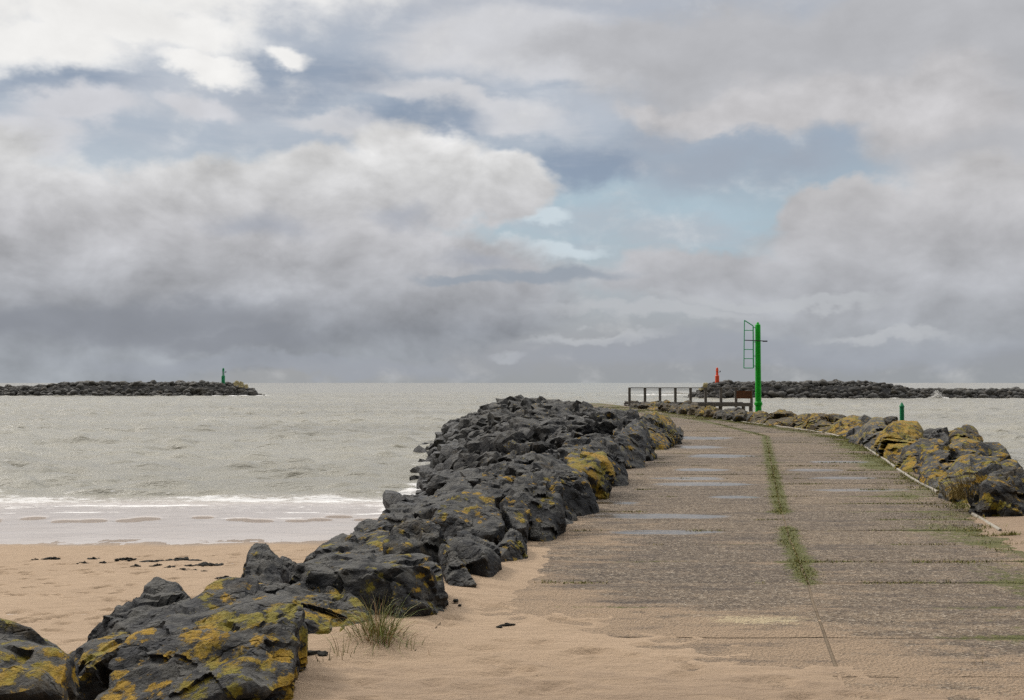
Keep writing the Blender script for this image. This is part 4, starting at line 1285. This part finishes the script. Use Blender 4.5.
print("ROCKS", len(ROCKS), "visible loose", len(keep), {t: len(v) for t, v in tiers.items()})
rest = []
for i, r in enumerate(ROCKS):
    nV = len(r["V"])
    at = {k: np.full(nV, r[k]) for k in ("lichen", "tone", "brown", "wet")}
    zmin = r["V"][:, 2].min()
    if r["label"] is None:
        rest.append(r)
        continue
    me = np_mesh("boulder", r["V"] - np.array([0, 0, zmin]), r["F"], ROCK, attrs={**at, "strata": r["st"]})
    me.set_sharp_from_angle(angle=math.radians(17))
    o = link("boulder", me, None, tuple(r["c"] + np.array([0, 0, zmin])))
    right = r["c"][0] > E(r["c"][1]) + 1.5
    tag(o, r["label"], "boulder", "boulders right of the track" if right else "boulders left of the track")
if rest:
    base = 0
    Vv, Ff, Ss, At = [], [], [], {k: [] for k in ("lichen", "tone", "brown", "wet")}
    for r in rest:
        Vv.append(r["V"] + r["c"]); Ff.append(r["F"] + base); Ss.append(r["st"]); base += len(r["V"])
        for k in At: At[k].append(np.full(len(r["V"]), r[k]))
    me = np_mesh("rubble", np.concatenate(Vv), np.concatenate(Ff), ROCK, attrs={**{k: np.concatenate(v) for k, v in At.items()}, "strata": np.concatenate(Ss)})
    tag(link("rubble", me), "smaller dark stones packed between and below the boulders of both banks", "rubble", kind="stuff")

# ------------------------------------------------------------------ far breakwaters
FARROCK = None


def breakwater(name, label, x0, x1, yc, topf, seed, halfw=7.0, n_=3200):
    R = np.random.default_rng(seed)
    V0, F0 = ico(2)
    Vv, Ff, Ss, base = [], [], [], 0
    A = {k: [] for k in ("lichen", "tone", "brown", "wet")}
    for k in range(n_):
        x_ = R.uniform(x0, x1)
        t_ = R.uniform(-1, 0.3)
        top = topf(x_)
        if top < SEA - 0.3: continue
        hw = halfw * max(0.25, (top - SEA) / 4.7)
        y_ = yc + t_ * hw
        zz_ = SEA - 0.4 + (top - SEA - 0.2) * min(1.0, (1 - abs(t_)) * 1.35) + R.uniform(-0.35, 0.3)
        s = R.uniform(0.5, 1.0) * (1.0 + 0.9 * (R.random() ** 4))
        off = R.uniform(-40, 40, 3)
        nn = R.normal(size=(8, 3)); nn /= np.linalg.norm(nn, axis=1)[:, None]
        dd = R.uniform(0.45, 0.95, 8)
        q = (np.maximum(V0 @ nn.T, 0) / dd) ** 40
        r_ = np.minimum((q.sum(1) + 1e-12) ** (-0.025), 1.3)
        V = V0 * r_[:, None] * s * np.array([1.15, 0.9, 0.8]) * 0.85
        Vv.append(V + np.array([x_, y_, zz_])); Ff.append(F0 + base); base += len(V)
        Ss.append(V + off)
        for kk, val in (("lichen", R.choice([0.0, 0.1])), ("tone", np.clip(R.normal(0.8, 0.3), 0.15, 1.5)), ("brown", R.uniform(0, 0.5)), ("wet", 0.5 if zz_ < SEA + 0.8 else 0.0)):  # tone raised: distance haze is painted into the rock colour
            A[kk].append(np.full(len(V), val))
    # solid core
    xs_ = np.linspace(x0, x1, 120)
    prof = [(-1.02, SEA - 1.5), (-0.55, None), (0.25, None), (0.6, SEA - 1.5)]
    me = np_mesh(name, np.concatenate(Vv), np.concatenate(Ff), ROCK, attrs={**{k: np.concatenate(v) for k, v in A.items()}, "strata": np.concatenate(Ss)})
    o = tag(link(name, me), label, "breakwater", kind="stuff")
    cv = []
    for x_ in xs_:
        top = topf(x_)
        hw = halfw * max(0.25, (top - SEA) / 4.7)
        for t_, zz_ in prof:
            cv.append((x_, yc + t_ * hw, zz_ if zz_ is not None else top - 1.3))
    tag(link("breakwater_core_terrain", np_mesh("breakwater_core_terrain", np.array(cv), grid_faces(len(xs_), 4), CORE)), kind="structure")
    return o


def pxX(px, Y): return (px - 512) / F * Y


YL, YR = 392.0, 330.0
zt = lambda py, Y: 1.7 - (py - 382.5) * Y / F
topL = lambda x_: float(np.interp(x_ / YL * F + 512, [-160, 20, 44, 60, 110, 200, 232, 245, 256, 262], [zt(387, YL), zt(387, YL), zt(385.8, YL), zt(383, YL), zt(382.4, YL), zt(382.6, YL), zt(383.2, YL), zt(387, YL), zt(391.5, YL), zt(396.5, YL)]))
topR = lambda x_: float(np.interp(x_ / YR * F + 512, [686, 694, 702, 712, 730, 830, 875, 895, 905, 922, 940, 1300], [zt(399, YR), zt(394, YR), zt(388, YR), zt(383, YR), zt(382.3, YR), zt(382, YR), zt(382.6, YR), zt(385.5, YR), zt(388, YR), zt(389.5, YR), zt(389.5, YR), zt(389.5, YR)]))
breakwater("rock_rubble", "long dark rock mound across the water on the left, carrying the far green beacon", pxX(-150, YL), pxX(262, YL), YL, topL, 3)
breakwater("rock_rubble", "long dark rock mound across the channel on the right, carrying the orange-red beacon", pxX(686, YR), pxX(1290, YR), YR, topR, 4, n_=3600)
# the pale blocks on their heads
PALE = simple_mat("pale_yellow_rock", (0.36, 0.31, 0.17), 0.9, 0.35, 2, bump=0.05)
for k, (px_, py_, w_, h_, Y, lab) in enumerate(((236, 383.5, 5, 6, 386, "pale block on the end of the left mound, nearest the green beacon"), (241, 384.5, 5, 6.5, 386, "pale yellow block in the middle of the three on the left mound's end"), (246.5, 386, 4, 5, 386, "pale block on the left mound's end, farthest from the green beacon"),
                                                (705, 385.5, 6, 5.5, 325, "pale yellow block high on the end of the right mound beside the orange-red beacon"), (702, 389.5, 8, 3, 325, "low pale block under the yellow one at the right mound's end"))):
    c = W(px_, py_, Y)
    s = np.array([w_ / F * Y, 1.6, h_ / F * Y])
    R = np.random.default_rng(300 + k)
    P = R.uniform(-0.5, 0.5, (14, 3)) * s * 1.15
    cc, V, Fc, st = rock_geo(P, 310 + k, 3, 0.08, 14, 1)
    o = link("rock_block", np_mesh("rock_block", V, Fc, PALE), None, tuple(c))
    tag(o, lab, "rock", "pale blocks on the breakwater heads")

# ------------------------------------------------------------------ beacons
def far_beacon(name, label, px, pyb, pyt, Y, mat):
    c = W(px, pyb + 1.0, Y)
    hgt = (pyb + 1.0 - pyt) / F * Y
    r0 = empty(name, tuple(c))
    tag(r0, label, "beacon")
    bm = bmesh.new(); lathe(bm, (0, 0, 0), [(0.95, 0), (0.95, 0.25), (0.62, 0.3), (0.62, hgt * 0.5), (0.45, hgt * 0.54)], 18)
    bm_obj("tower_body", bm, mat, r0, smooth=False)
    bm = bmesh.new()
    lathe(bm, (0, 0, 0), [(0.2, hgt * 0.535), (0.2, hgt * 0.8)], 12)
    for a in range(4):
        an = a * math.pi / 2 + 0.4
        add_tube(bm, [(0.38 * math.cos(an), 0.38 * math.sin(an), hgt * 0.5), (0.33 * math.cos(an), 0.33 * math.sin(an), hgt * 0.8)], 0.06, 6)
    bm_obj("mast", bm, mat, r0)
    bm = bmesh.new(); lathe(bm, (0, 0, 0), [(0.5, hgt * 0.80), (0.5, hgt * 0.82), (0.36, hgt * 0.83), (0.36, hgt * 0.95), (0.2, hgt)], 14)
    h = bm_obj("lantern_head", bm, mat, r0)
    bm = bmesh.new(); add_tube(bm, [(0.35, 0, hgt * 0.72), (0.95, 0, hgt * 0.72)], 0.06, 6); add_box(bm, (0.9, 0, hgt * 0.76), (0.25, 0.2, 0.45))
    bm_obj("bracket", bm, DARKMETAL, r0)


far_beacon("harbour_beacon", "small green beacon tower standing on the left rock mound", 223.2, 383, 368, YL - 1, GREEN3)
far_beacon("harbour_beacon", "small orange-red beacon tower standing on the right rock mound", 717.2, 383, 367.5, YR - 1, RED)

# tall green pole with its side frame
PY = 52.0
pb = W(758.4, 413, PY)
m_px = PY / F
top_z = W(758.4, 324, PY)[2] - pb[2]
zz_ = lambda py: W(758.4, py, PY)[2] - pb[2]
xx_ = lambda px: (px - 758.4) * m_px
pole = empty("beacon_pole", tuple(pb))
tag(pole, "tall bright green steel pole with a ladder-like frame on its left side", "beacon")
bm = bmesh.new(); lathe(bm, (0, 0, 0), [(0.15, -0.9), (0.145, 0.1), (0.132, top_z * 0.5), (0.125, top_z - 0.06), (0.10, top_z)], 24)
bm_obj("pole", bm, GREEN, pole, smooth=True).data.polygons.foreach_get
bm = bmesh.new(); lathe(bm, (0, 0, 0), [(0.06, top_z - 0.01), (0.06, top_z + 0.05), (0.03, top_z + 0.09)], 12)
bm_obj("cap", bm, GREEN, pole)
bm = bmesh.new(); lathe(bm, (0, 0, 0), [(0.16, zz_(405.5)), (0.175, zz_(405)), (0.175, zz_(402.5)), (0.15, zz_(401.5))], 24)
for a in range(6):
    an = a * math.pi / 3
    add_box(bm, (0.175 * math.cos(an), 0.175 * math.sin(an), zz_(404)), (0.04, 0.04, 0.07))
bm_obj("collar", bm, GREEN, pole)
bm = bmesh.new(); lathe(bm, (0, 0, 0), [(0.2, -0.9), (0.2, 0.02), (0.155, 0.06)], 20)
bm_obj("base_sleeve", bm, RUST, pole)
bm = bmesh.new()
L0, L1 = xx_(744.6), xx_(753.7)
B_, T0, T1 = zz_(368), zz_(320.3), zz_(325.8)
add_tube(bm, [(L0 - 0.02, 0, B_), (L0 + 0.02, 0, T0)], 0.022, 8)
add_tube(bm, [(L1, 0, B_), (L1, 0, T1)], 0.03, 8)
add_tube(bm, [(L0 + 0.02, 0, T0), (L1, 0, T1)], 0.026, 8)
add_tube(bm, [(L0 - 0.02, 0, B_), (L1, 0, B_)], 0.022, 8)
lad = bm_obj("side_frame", bm, GREEN2, pole)
for py_ in (330.3, 349.4, 358.6):
    bm = bmesh.new(); add_tube(bm, [(L0, 0, zz_(py_)), (L1, 0, zz_(py_))], 0.019, 8)
    bm_obj("rung", bm, GREEN2, lad)
for py_ in (327.5, 342, 356, 366):
    bm = bmesh.new(); add_tube(bm, [(L1, 0, zz_(py_)), (-0.1, 0, zz_(py_))], 0.018, 6)
    bm_obj("stay", bm, GREEN2, pole)
bm = bmesh.new(); add_tube(bm, [(L0, -0.14, zz_(340.3)), (xx_(767.2), -0.14, zz_(341.2))], 0.022, 8)
arm = bm_obj("cross_arm", bm, DARKMETAL, pole)
bm = bmesh.new(); add_box(bm, (xx_(764.8), -0.14, zz_(341.3)), (0.22, 0.09, 0.06), 0.01)
bm_obj("lamp_housing", bm, DARKMETAL, arm)

# short green post behind the golden boulder
gp = W(902.2, 440, 38.0)
hgt = W(902.2, 402.3, 38.0)[2] - gp[2]
pr = empty("marker_post", tuple(gp))
tag(pr, "short dark green post with pointed top rising behind the right row of rocks", "post")
bm = bmesh.new(); lathe(bm, (0, 0, 0), [(0.075, -1.0), (0.075, hgt - 0.17)], 16)
bm_obj("shaft", bm, GREEN3, pr, smooth=False)
bm = bmesh.new(); lathe(bm, (0, 0, 0), [(0.085, hgt - 0.17), (0.085, hgt - 0.13), (0.012, hgt)], 16)
bm_obj("pointed_cap", bm, GREEN3, pr)

# ------------------------------------------------------------------ timber platform with railing
RY = 80.0
pxs = [629.5, 645, 660, 675.4, 690.6, 705.6, 721, 736, 751.5]
xsP = [pxX(p, RY) for p in pxs]
zt_, zb_ = W(640, 388, RY)[2], W(640, 404.6, RY)[2]
pf = empty("railed_platform", (xsP[0], RY, zb_))
tag(pf, "dark timber platform with a post-and-rail fence at the side of the track", "platform")
wid = xsP[-1] - xsP[0]
bm = bmesh.new()
nb = 44
for k in range(nb):
    add_box(bm, (wid * (k + 0.5) / nb, 1.6, -0.06 + random.uniform(-0.006, 0.006)), (wid / nb - 0.015, 3.1, 0.06))
bm_obj("deck", bm, TIMBER, pf)
bm = bmesh.new(); add_box(bm, (wid / 2, -0.08, 0.0), (wid + 0.06, 0.09, 0.26), 0.01)
bm_obj("edge_beam", bm, TIMBER, pf)
bm = bmesh.new(); add_box(bm, (wid / 2, 3.2, 0.0), (wid + 0.06, 0.09, 0.26), 0.01)
bm_obj("edge_beam", bm, TIMBER, pf)
for k, x_ in enumerate(xsP):
    bm = bmesh.new(); add_box(bm, (x_ - xsP[0], 0.08, (zt_ - zb_) / 2 - 0.1), (0.18, 0.18, zt_ - zb_ + 0.2), 0.012)
    bm_obj("post", bm, TIMBER, pf)
bm = bmesh.new(); add_box(bm, (wid / 2, 0.08, zt_ - zb_ + 0.005), (wid + 0.16, 0.2, 0.07), 0.008)
bm_obj("top_rail", bm, TIMBER, pf)
bm = bmesh.new(); add_tube(bm, [(-0.1, 0.08, (zt_ - zb_) * 0.985 - 0.12), (wid + 0.1, 0.08, (zt_ - zb_) * 0.985 - 0.12)], 0.02, 6)
bm_obj("wire_rail", bm, DARKMETAL, pf)
for k in range(5):
    for y_ in (0.3, 2.9):
        bm = bmesh.new(); add_tube(bm, [(wid * k / 4, y_, -0.1), (wid * k / 4, y_, -4.5)], 0.14, 10)
        bm_obj("pile", bm, TIMBER, pf)
# brown board between the last posts
bd = empty("notice_board", ((xsP[-2] + xsP[-1]) / 2, RY - 0.08, W(740, 398.2, RY)[2]))
tag(bd, "brown board fixed between the two right-hand posts of the timber railing", "board")
hb = (398.2 - 391.2) * RY / F
bm = bmesh.new(); add_box(bm, (0, 0, hb / 2), (1.0, 0.05, hb), 0.006)
bm_obj("panel", bm, BOARD, bd)
bm = bmesh.new()
for s in (0, 1):
    add_box(bm, (0, -0.005, hb * s), (1.1, 0.075, 0.05))
    add_box(bm, (-0.52 + 1.04 * s, -0.005, hb / 2), (0.05, 0.07, hb - 0.06))
bm_obj("frame", bm, RUST, bd)

# ------------------------------------------------------------------ grass and small plants
def blades(P, H, lean, colr, width, seed, segs=2):
    """P (n,3) roots; H (n,) lengths; lean (n,2) tip offset; colr (n,3); returns arrays"""
    R = np.random.default_rng(seed)
    n_ = len(P)
    a = R.uniform(0, np.pi, n_)
    sx, sy = np.cos(a) * width / 2, np.sin(a) * width / 2
    V, C = [], []
    for k in range(segs + 1):
        t_ = k / segs
        cx = P[:, 0] + lean[:, 0] * t_ ** 1.8
        cy = P[:, 1] + lean[:, 1] * t_ ** 1.8
        ln = np.hypot(lean[:, 0], lean[:, 1])
        cz = P[:, 2] + H * t_ - 0.55 * ln * t_ ** 3
        wdt = 1 - t_ * 0.92
        V.append(np.stack([cx - sx * wdt, cy - sy * wdt, cz], -1))
        V.append(np.stack([cx + sx * wdt, cy + sy * wdt, cz], -1))
        C.append(colr); C.append(colr)
    m = 2 * (segs + 1)
    V = np.stack(V, 1).reshape(-1, 3)
    C = np.stack(C, 1).reshape(-1, 3)
    f = []
    for k in range(segs):
        f.append(np.array([2 * k, 2 * k + 1, 2 * k + 3, 2 * k + 2]))
    Fc = (np.arange(n_)[:, None, None] * m + np.array(f)[None]).reshape(-1, 4)
    return V, Fc, C


def grass_cols(n_, R, pal, jit=0.25):
    pal = np.array(pal)
    return pal[R.integers(0, len(pal), n_)] * R.uniform(1 - jit, 1 + jit, (n_, 1))


def ground_grass():
    R = np.random.default_rng(55)
    pts, hs = [], []
    # seam between the two rows of slabs
    n_ = 34000
    yy = 8.9 + (46 - 8.9) * R.random(n_) ** 1.25
    off = R.normal(0, 1, n_)
    wd = 0.10 + 0.05 * perlin(P3(yy * 0.7, yy * 0), 3)
    dens = 0.35 * perlin(P3(yy * 0.8, yy * 0 + 4), 7) + 0.45 * perlin(P3(yy * 2.6, yy * 0 + 4), 8) + np.interp(yy, [8.9, 9.4, 10, 12.8, 13.3, 14.0, 14.6, 18, 24, 30, 46], [-0.3, 0.25, 0.5, 0.45, 0.0, 0.0, 0.5, 0.45, 0.3, 0.2, 0.2])
    ok = dens > R.uniform(0.12, 0.45, n_)
    x_ = CJ(yy) + off * wd + 0.06 * perlin(P3(yy * 1.9, yy * 0 + 9), 12)
    pts.append(np.stack([x_, yy], -1)[ok]); hs.append((R.uniform(0.006, 0.022, n_) + 0.010 * np.exp(-off ** 2))[ok])
    # transverse joints
    for j, yj in enumerate(SY):
        if yj < 8.6 or yj > 60: continue
        m = 2600 if yj < 25 else 1500
        xx = E(yj) + (K(yj) - E(yj)) * R.random(m)
        d = perlin(P3(xx * 1.1, xx * 0 + j * 3.3), 21) + 0.5 * perlin(P3(xx * 4, xx * 0 + j * 3.3), 22) - 0.26 + 0.42 * sstep(2.3, 0.3, K(yj) - xx) + 0.12 * R.random()
        ok = d > R.uniform(0, 0.3, m)
        pts.append(np.stack([xx, yj + R.normal(0, 0.035, m)], -1)[ok]); hs.append(R.uniform(0.012, 0.04, m)[ok])
    # verge against the kerb
    n_ = 70000
    yy = 12.2 + (72 - 12.2) * R.random(n_) ** 1.5
    v = np.abs(R.normal(0, 0.55, n_)) * np.interp(yy, [12, 17, 24, 40], [1.3, 1.2, 0.9, 1.0])
    xx = K(yy) - v + 0.06
    d = perlin(P3(xx * 0.9, yy * 0.45), 24) + 0.6 * perlin(P3(xx * 2.6, yy * 2.6), 25) + np.interp(yy, [12.2, 14.5, 16, 18.5, 20, 23, 27, 33, 37, 72], [-0.25, 0.05, 0.25, 0.1, -0.2, 0.0, 0.15, 0.45, 0.2, 0.1])
    ok = d > R.uniform(-0.15, 0.25, n_)
    pts.append(np.stack([xx, yy], -1)[ok]); hs.append((R.uniform(0.012, 0.045, n_) * np.interp(v, [0, 0.3, 1], [2.2, 1.1, 0.6]))[ok])
    # green carpet at the bend and small plants in the sand drift on the right
    n_ = 5200
    yy = R.uniform(10.2, 13.8, n_)
    xx = K(yy) - np.abs(R.normal(0, 0.55, n_))
    d = perlin(P3(xx * 2.2, yy * 2.2), 26) + 0.4 * perlin(P3(xx * 7, yy * 7), 27)
    ok = d > R.uniform(0.12, 0.5, n_)
    pts.append(np.stack([xx, yy], -1)[ok]); hs.append(R.uniform(0.02, 0.06, n_)[ok])
    n_ = 9000
    yy = R.uniform(48, 76, n_)
    xx = CJ(yy) + R.normal(0.4, 0.7, n_)
    ok = perlin(P3(xx * 0.6, yy * 0.3), 28) > R.uniform(-0.05, 0.3, n_)
    pts.append(np.stack([xx, yy], -1)[ok]); hs.append(R.uniform(0.03, 0.07, n_)[ok])
    p = np.concatenate(pts); h = np.concatenate(hs)
    n_ = len(p)
    zg = np.maximum(0.0, np.where((p[:, 1] < 15.4) & (p[:, 0] < 7.1), sand_h(p[:, 0], p[:, 1]), 0)) - 0.008
    c = grass_cols(n_, R, [(0.16, 0.165, 0.03), (0.21, 0.20, 0.045), (0.12, 0.135, 0.028), (0.27, 0.21, 0.07), (0.18, 0.185, 0.036)])
    wdt = np.interp(p[:, 1], [8, 20, 45, 75], [0.011, 0.017, 0.033, 0.055])
    lean = R.normal(0, 1, (n_, 2)) * (h * 0.8)[:, None]
    a = R.uniform(0, np.pi, n_)
    V, Fc, C = blades(P3(p[:, 0], p[:, 1], zg), h, lean, c, wdt, 3, 1)
    tag(link("grass", np_mesh("grass", V, Fc, GRASS, smooth=False, attrs={"gcol": C})), "low green grass and moss growing in the slab joints and along the kerb", "grass", kind="stuff")


ground_grass()


def tuft(label, base, n_, hmin, hmax, spread, pal, seed, lean=0.5, width=0.009, bias=(0, 0), name="grass_clump", cat="grass clump"):
    R = np.random.default_rng(seed)
    rt = R.normal(0, spread, (n_, 2))
    h = R.uniform(hmin, hmax, n_)
    P = P3(rt[:, 0], rt[:, 1], np.full(n_, -0.02))
    ln = rt / max(spread, 1e-3) * lean * 0.28 * hmax + R.normal(0, lean * 0.30, (n_, 2)) * h[:, None] + np.array(bias) * h[:, None]
    V, Fc, C = blades(P, h, ln, grass_cols(n_, R, pal, 0.3), np.full(n_, width), seed, 5)
    o = link(name, np_mesh(name, V, Fc, GRASS, smooth=False, attrs={"gcol": C}), None, base)
    return tag(o, label, cat)


GP = [(0.20, 0.24, 0.07), (0.28, 0.29, 0.11), (0.42, 0.37, 0.18), (0.17, 0.21, 0.09), (0.32, 0.18, 0.08)]
SP = [(0.30, 0.22, 0.09), (0.24, 0.17, 0.06), (0.16, 0.13, 0.04), (0.36, 0.28, 0.13)]


def onsand(px, py):
    g = G(px, py)
    for _ in range(6):
        g = G(px, py, float(sand_h(np.array([g[0]]), np.array([g[1]]))[0]))
    return tuple(g)


tuft("tall clump of green and straw-coloured beach grass at the foot of the flat-topped block", onsand(379, 640), 430, 0.08, 0.38, 0.066, GP, 61, 1.0, 0.0055)
tuft("wispy grass stems in the sand left of the tall grass clump", onsand(347, 655), 14, 0.10, 0.26, 0.05, GP, 62, 0.7, 0.006)
tuft("single thin grass sprig in the sand below the tall grass clump", onsand(324, 662), 8, 0.06, 0.15, 0.02, [(0.09, 0.08, 0.035)], 63, 0.8, 0.006)
tuft("few fine stems in the sand right of the tall grass clump", onsand(410, 648), 12, 0.06, 0.18, 0.05, GP, 64, 0.7, 0.005)
tuft("pair of fine upright stems standing alone on the open sand", onsand(432, 655), 3, 0.06, 0.12, 0.015, GP, 65, 0.3, 0.004)
tuft("straw-coloured drooping grass tuft hanging below the pale-streaked boulder at right", tuple(W(968, 497, 14.7)), 420, 0.22, 0.5, 0.14, SP, 66, 0.75, 0.009, bias=(-0.25, -0.2))
tuft("low weedy tuft in the sand by the kerb at the right edge", onsand(985, 545), 60, 0.03, 0.1, 0.05, GP, 67, 1.0, 0.008)
tuft("sparse weeds in the bottom right corner of the sand", onsand(984, 668), 90, 0.02, 0.09, 0.13, GP + SP, 68, 1.0, 0.006)
tuft("small sprig growing beside the kerb above the sand drift", onsand(948, 542), 40, 0.03, 0.08, 0.09, GP, 69, 1.0, 0.008)

# dry twig leaning out of the sand
a_, b_ = onsand(415, 651), W(444, 619, 7.9)
bm = bmesh.new(); add_tube(bm, [a_, tuple((np.array(a_) + b_) / 2 + np.array([0.01, 0, 0.015])), tuple(b_)], [0.005, 0.004, 0.002], 6)
tag(bm_obj("dry_twig", bm, TWIG), "thin bare twig leaning from the sand onto the flat-topped block", "twig")

# dark scraps on the sand
for k, (px_, py_, w_, lab) in enumerate(((310, 654, 0.10, "dark scrap of dried seaweed on the sand between huge slab and grass clump"), (456, 601, 0.06, "small dark pebble on the sand below the thin wedge of rock"), (460, 606, 0.045, "smaller pebble beside the dark one under the wedge of rock"),
                                          (507, 626, 0.07, "dark scrap of weed lying alone on the open sand"), (498, 627.5, 0.05, "tiny dark scrap beside the larger weed scrap on open sand"), (323, 655, 0.06, "dark scrap at the foot of the green-speckled boulder"))):
    R = np.random.default_rng(400 + k)
    P = R.normal(size=(12, 3)) * np.array([w_, w_ * 0.6, w_ * 0.28]) * 0.5
    c, V, Fc, st = rock_geo(P, 410 + k, 3, 0.25, 8, 1)
    g = onsand(px_, py_)
    tag(link("weed_scrap" if "pebble" not in lab else "pebble", np_mesh("scrap", V, Fc, WEED), None, (g[0], g[1], g[2] + w_ * 0.08)), lab, "pebble" if "pebble" in lab else "weed scrap")


# seaweed along the strand line
def onbeach(px, py):
    d = ray(px, py)
    Y = 25.0
    for _ in range(20):
        zb = float(beach_z(np.array([0.0]), np.array([Y]))[0])
        g = G(px, py, zb)
        Y = g[1]
    return g


SWD = [(35, 559, 7, 1.6), (52, 557.5, 14, 3.4), (83, 562, 8, 2), (93, 558, 10, 2.8), (103, 562, 8, 2), (125, 558.5, 18, 4.4), (136, 565.5, 10, 2.2), (153, 560, 22, 3), (157, 564.5, 9, 3), (171, 566, 9, 2), (182, 559, 30, 4.2), (183, 569, 9, 2.4), (190, 565, 12, 1.8), (194, 570, 7, 2), (205, 571, 7, 2.2), (210, 563.5, 22, 4.4), (224, 577, 14, 3)]
for k, (px_, py_, w_, h_) in enumerate(SWD):
    g = onbeach(px_, py_ + h_ * 0.4)
    s = g[1] / F
    R = np.random.default_rng(500 + k)
    Vv, Ff, base = [], [], 0
    for j in range(11):
        t_ = -0.44 + 0.088 * j
        ww = w_ * s * R.uniform(0.22, 0.42)
        P = R.normal(size=(12, 3)) * np.array([ww, ww * 0.7, h_ * s * R.uniform(0.35, 1.15) * (1 - 1.2 * abs(t_))]) * 0.42
        c, V, Fc, st = rock_geo(P, 520 + k * 9 + j, 3, 0.3, 7, 1)
        Vv.append(V + np.array([t_ * w_ * s, R.normal(0, 0.06), h_ * s * 0.15 * (1 - abs(t_))])); Ff.append(Fc + base); base += len(V)
    o = link("seaweed_clump", np_mesh("seaweed_clump", np.concatenate(Vv), np.concatenate(Ff), WEED), None, tuple(g))
    sz = "long" if w_ > 16 else "small" if w_ < 9.5 else "medium"
    tag(o, "%s dark seaweed clump on the beach strand line, %s from the left" % (sz, ORD[k]), "seaweed", "seaweed clumps along the strand line")


# ------------------------------------------------------------------ spray where waves hit rock
def spray(label, c, w, h, n_, seed, s0):
    R = np.random.default_rng(seed)
    V0, F0 = ico(1)
    Vv, Ff = [], []
    for k in range(n_):
        t_ = R.random() ** 1.6
        x_ = R.normal(0, 0.5) * w * (1 - 0.6 * t_)
        p = np.array([x_, R.normal(0, 0.3) * w, t_ * h * np.exp(-(x_ / w) ** 2)])
        s = s0 * R.uniform(0.35, 1.0) * (1.1 - 0.7 * t_)
        Vv.append(V0 * s * np.array([1, 1, 0.8]) + p); Ff.append(F0 + k * len(V0))
    tag(link("wave_spray", np_mesh("wave_spray", np.concatenate(Vv), np.concatenate(Ff), FOAM), None, tuple(c)), label, "spray", kind="stuff")


spray("burst of white spray against the low part of the right rock mound", W(937, 397.5, 320), 1.9, 2.2, 420, 1, 0.17)
spray("white foam surging up between the rocks at the foot of the left bank", W(437, 493, 45.5), 0.9, 0.7, 700, 2, 0.055)
spray("white water breaking over the head of the right rock mound", W(676, 393.5, 372), 4.5, 0.9, 420, 3, 0.2)

# ------------------------------------------------------------------ render settings
scene.render.engine = "CYCLES"
scene.view_settings.view_transform = "Standard"
scene.view_settings.look = "None"
scene.view_settings.gamma = 1.0
scene.view_settings.exposure = 0.0
scene.view_settings.use_curve_mapping = False
scene.cycles.max_bounces = 5
scene.cycles.use_denoising = False
scene.cycles.sample_clamp_direct = 1.6
scene.cycles.sample_clamp_indirect = 1.0
scene.render.resolution_x = 1024
scene.render.resolution_y = 700
for o in scene.objects:
    if o.get("label") and len(o["label"].split()) > 16: print("LONG", o["label"])
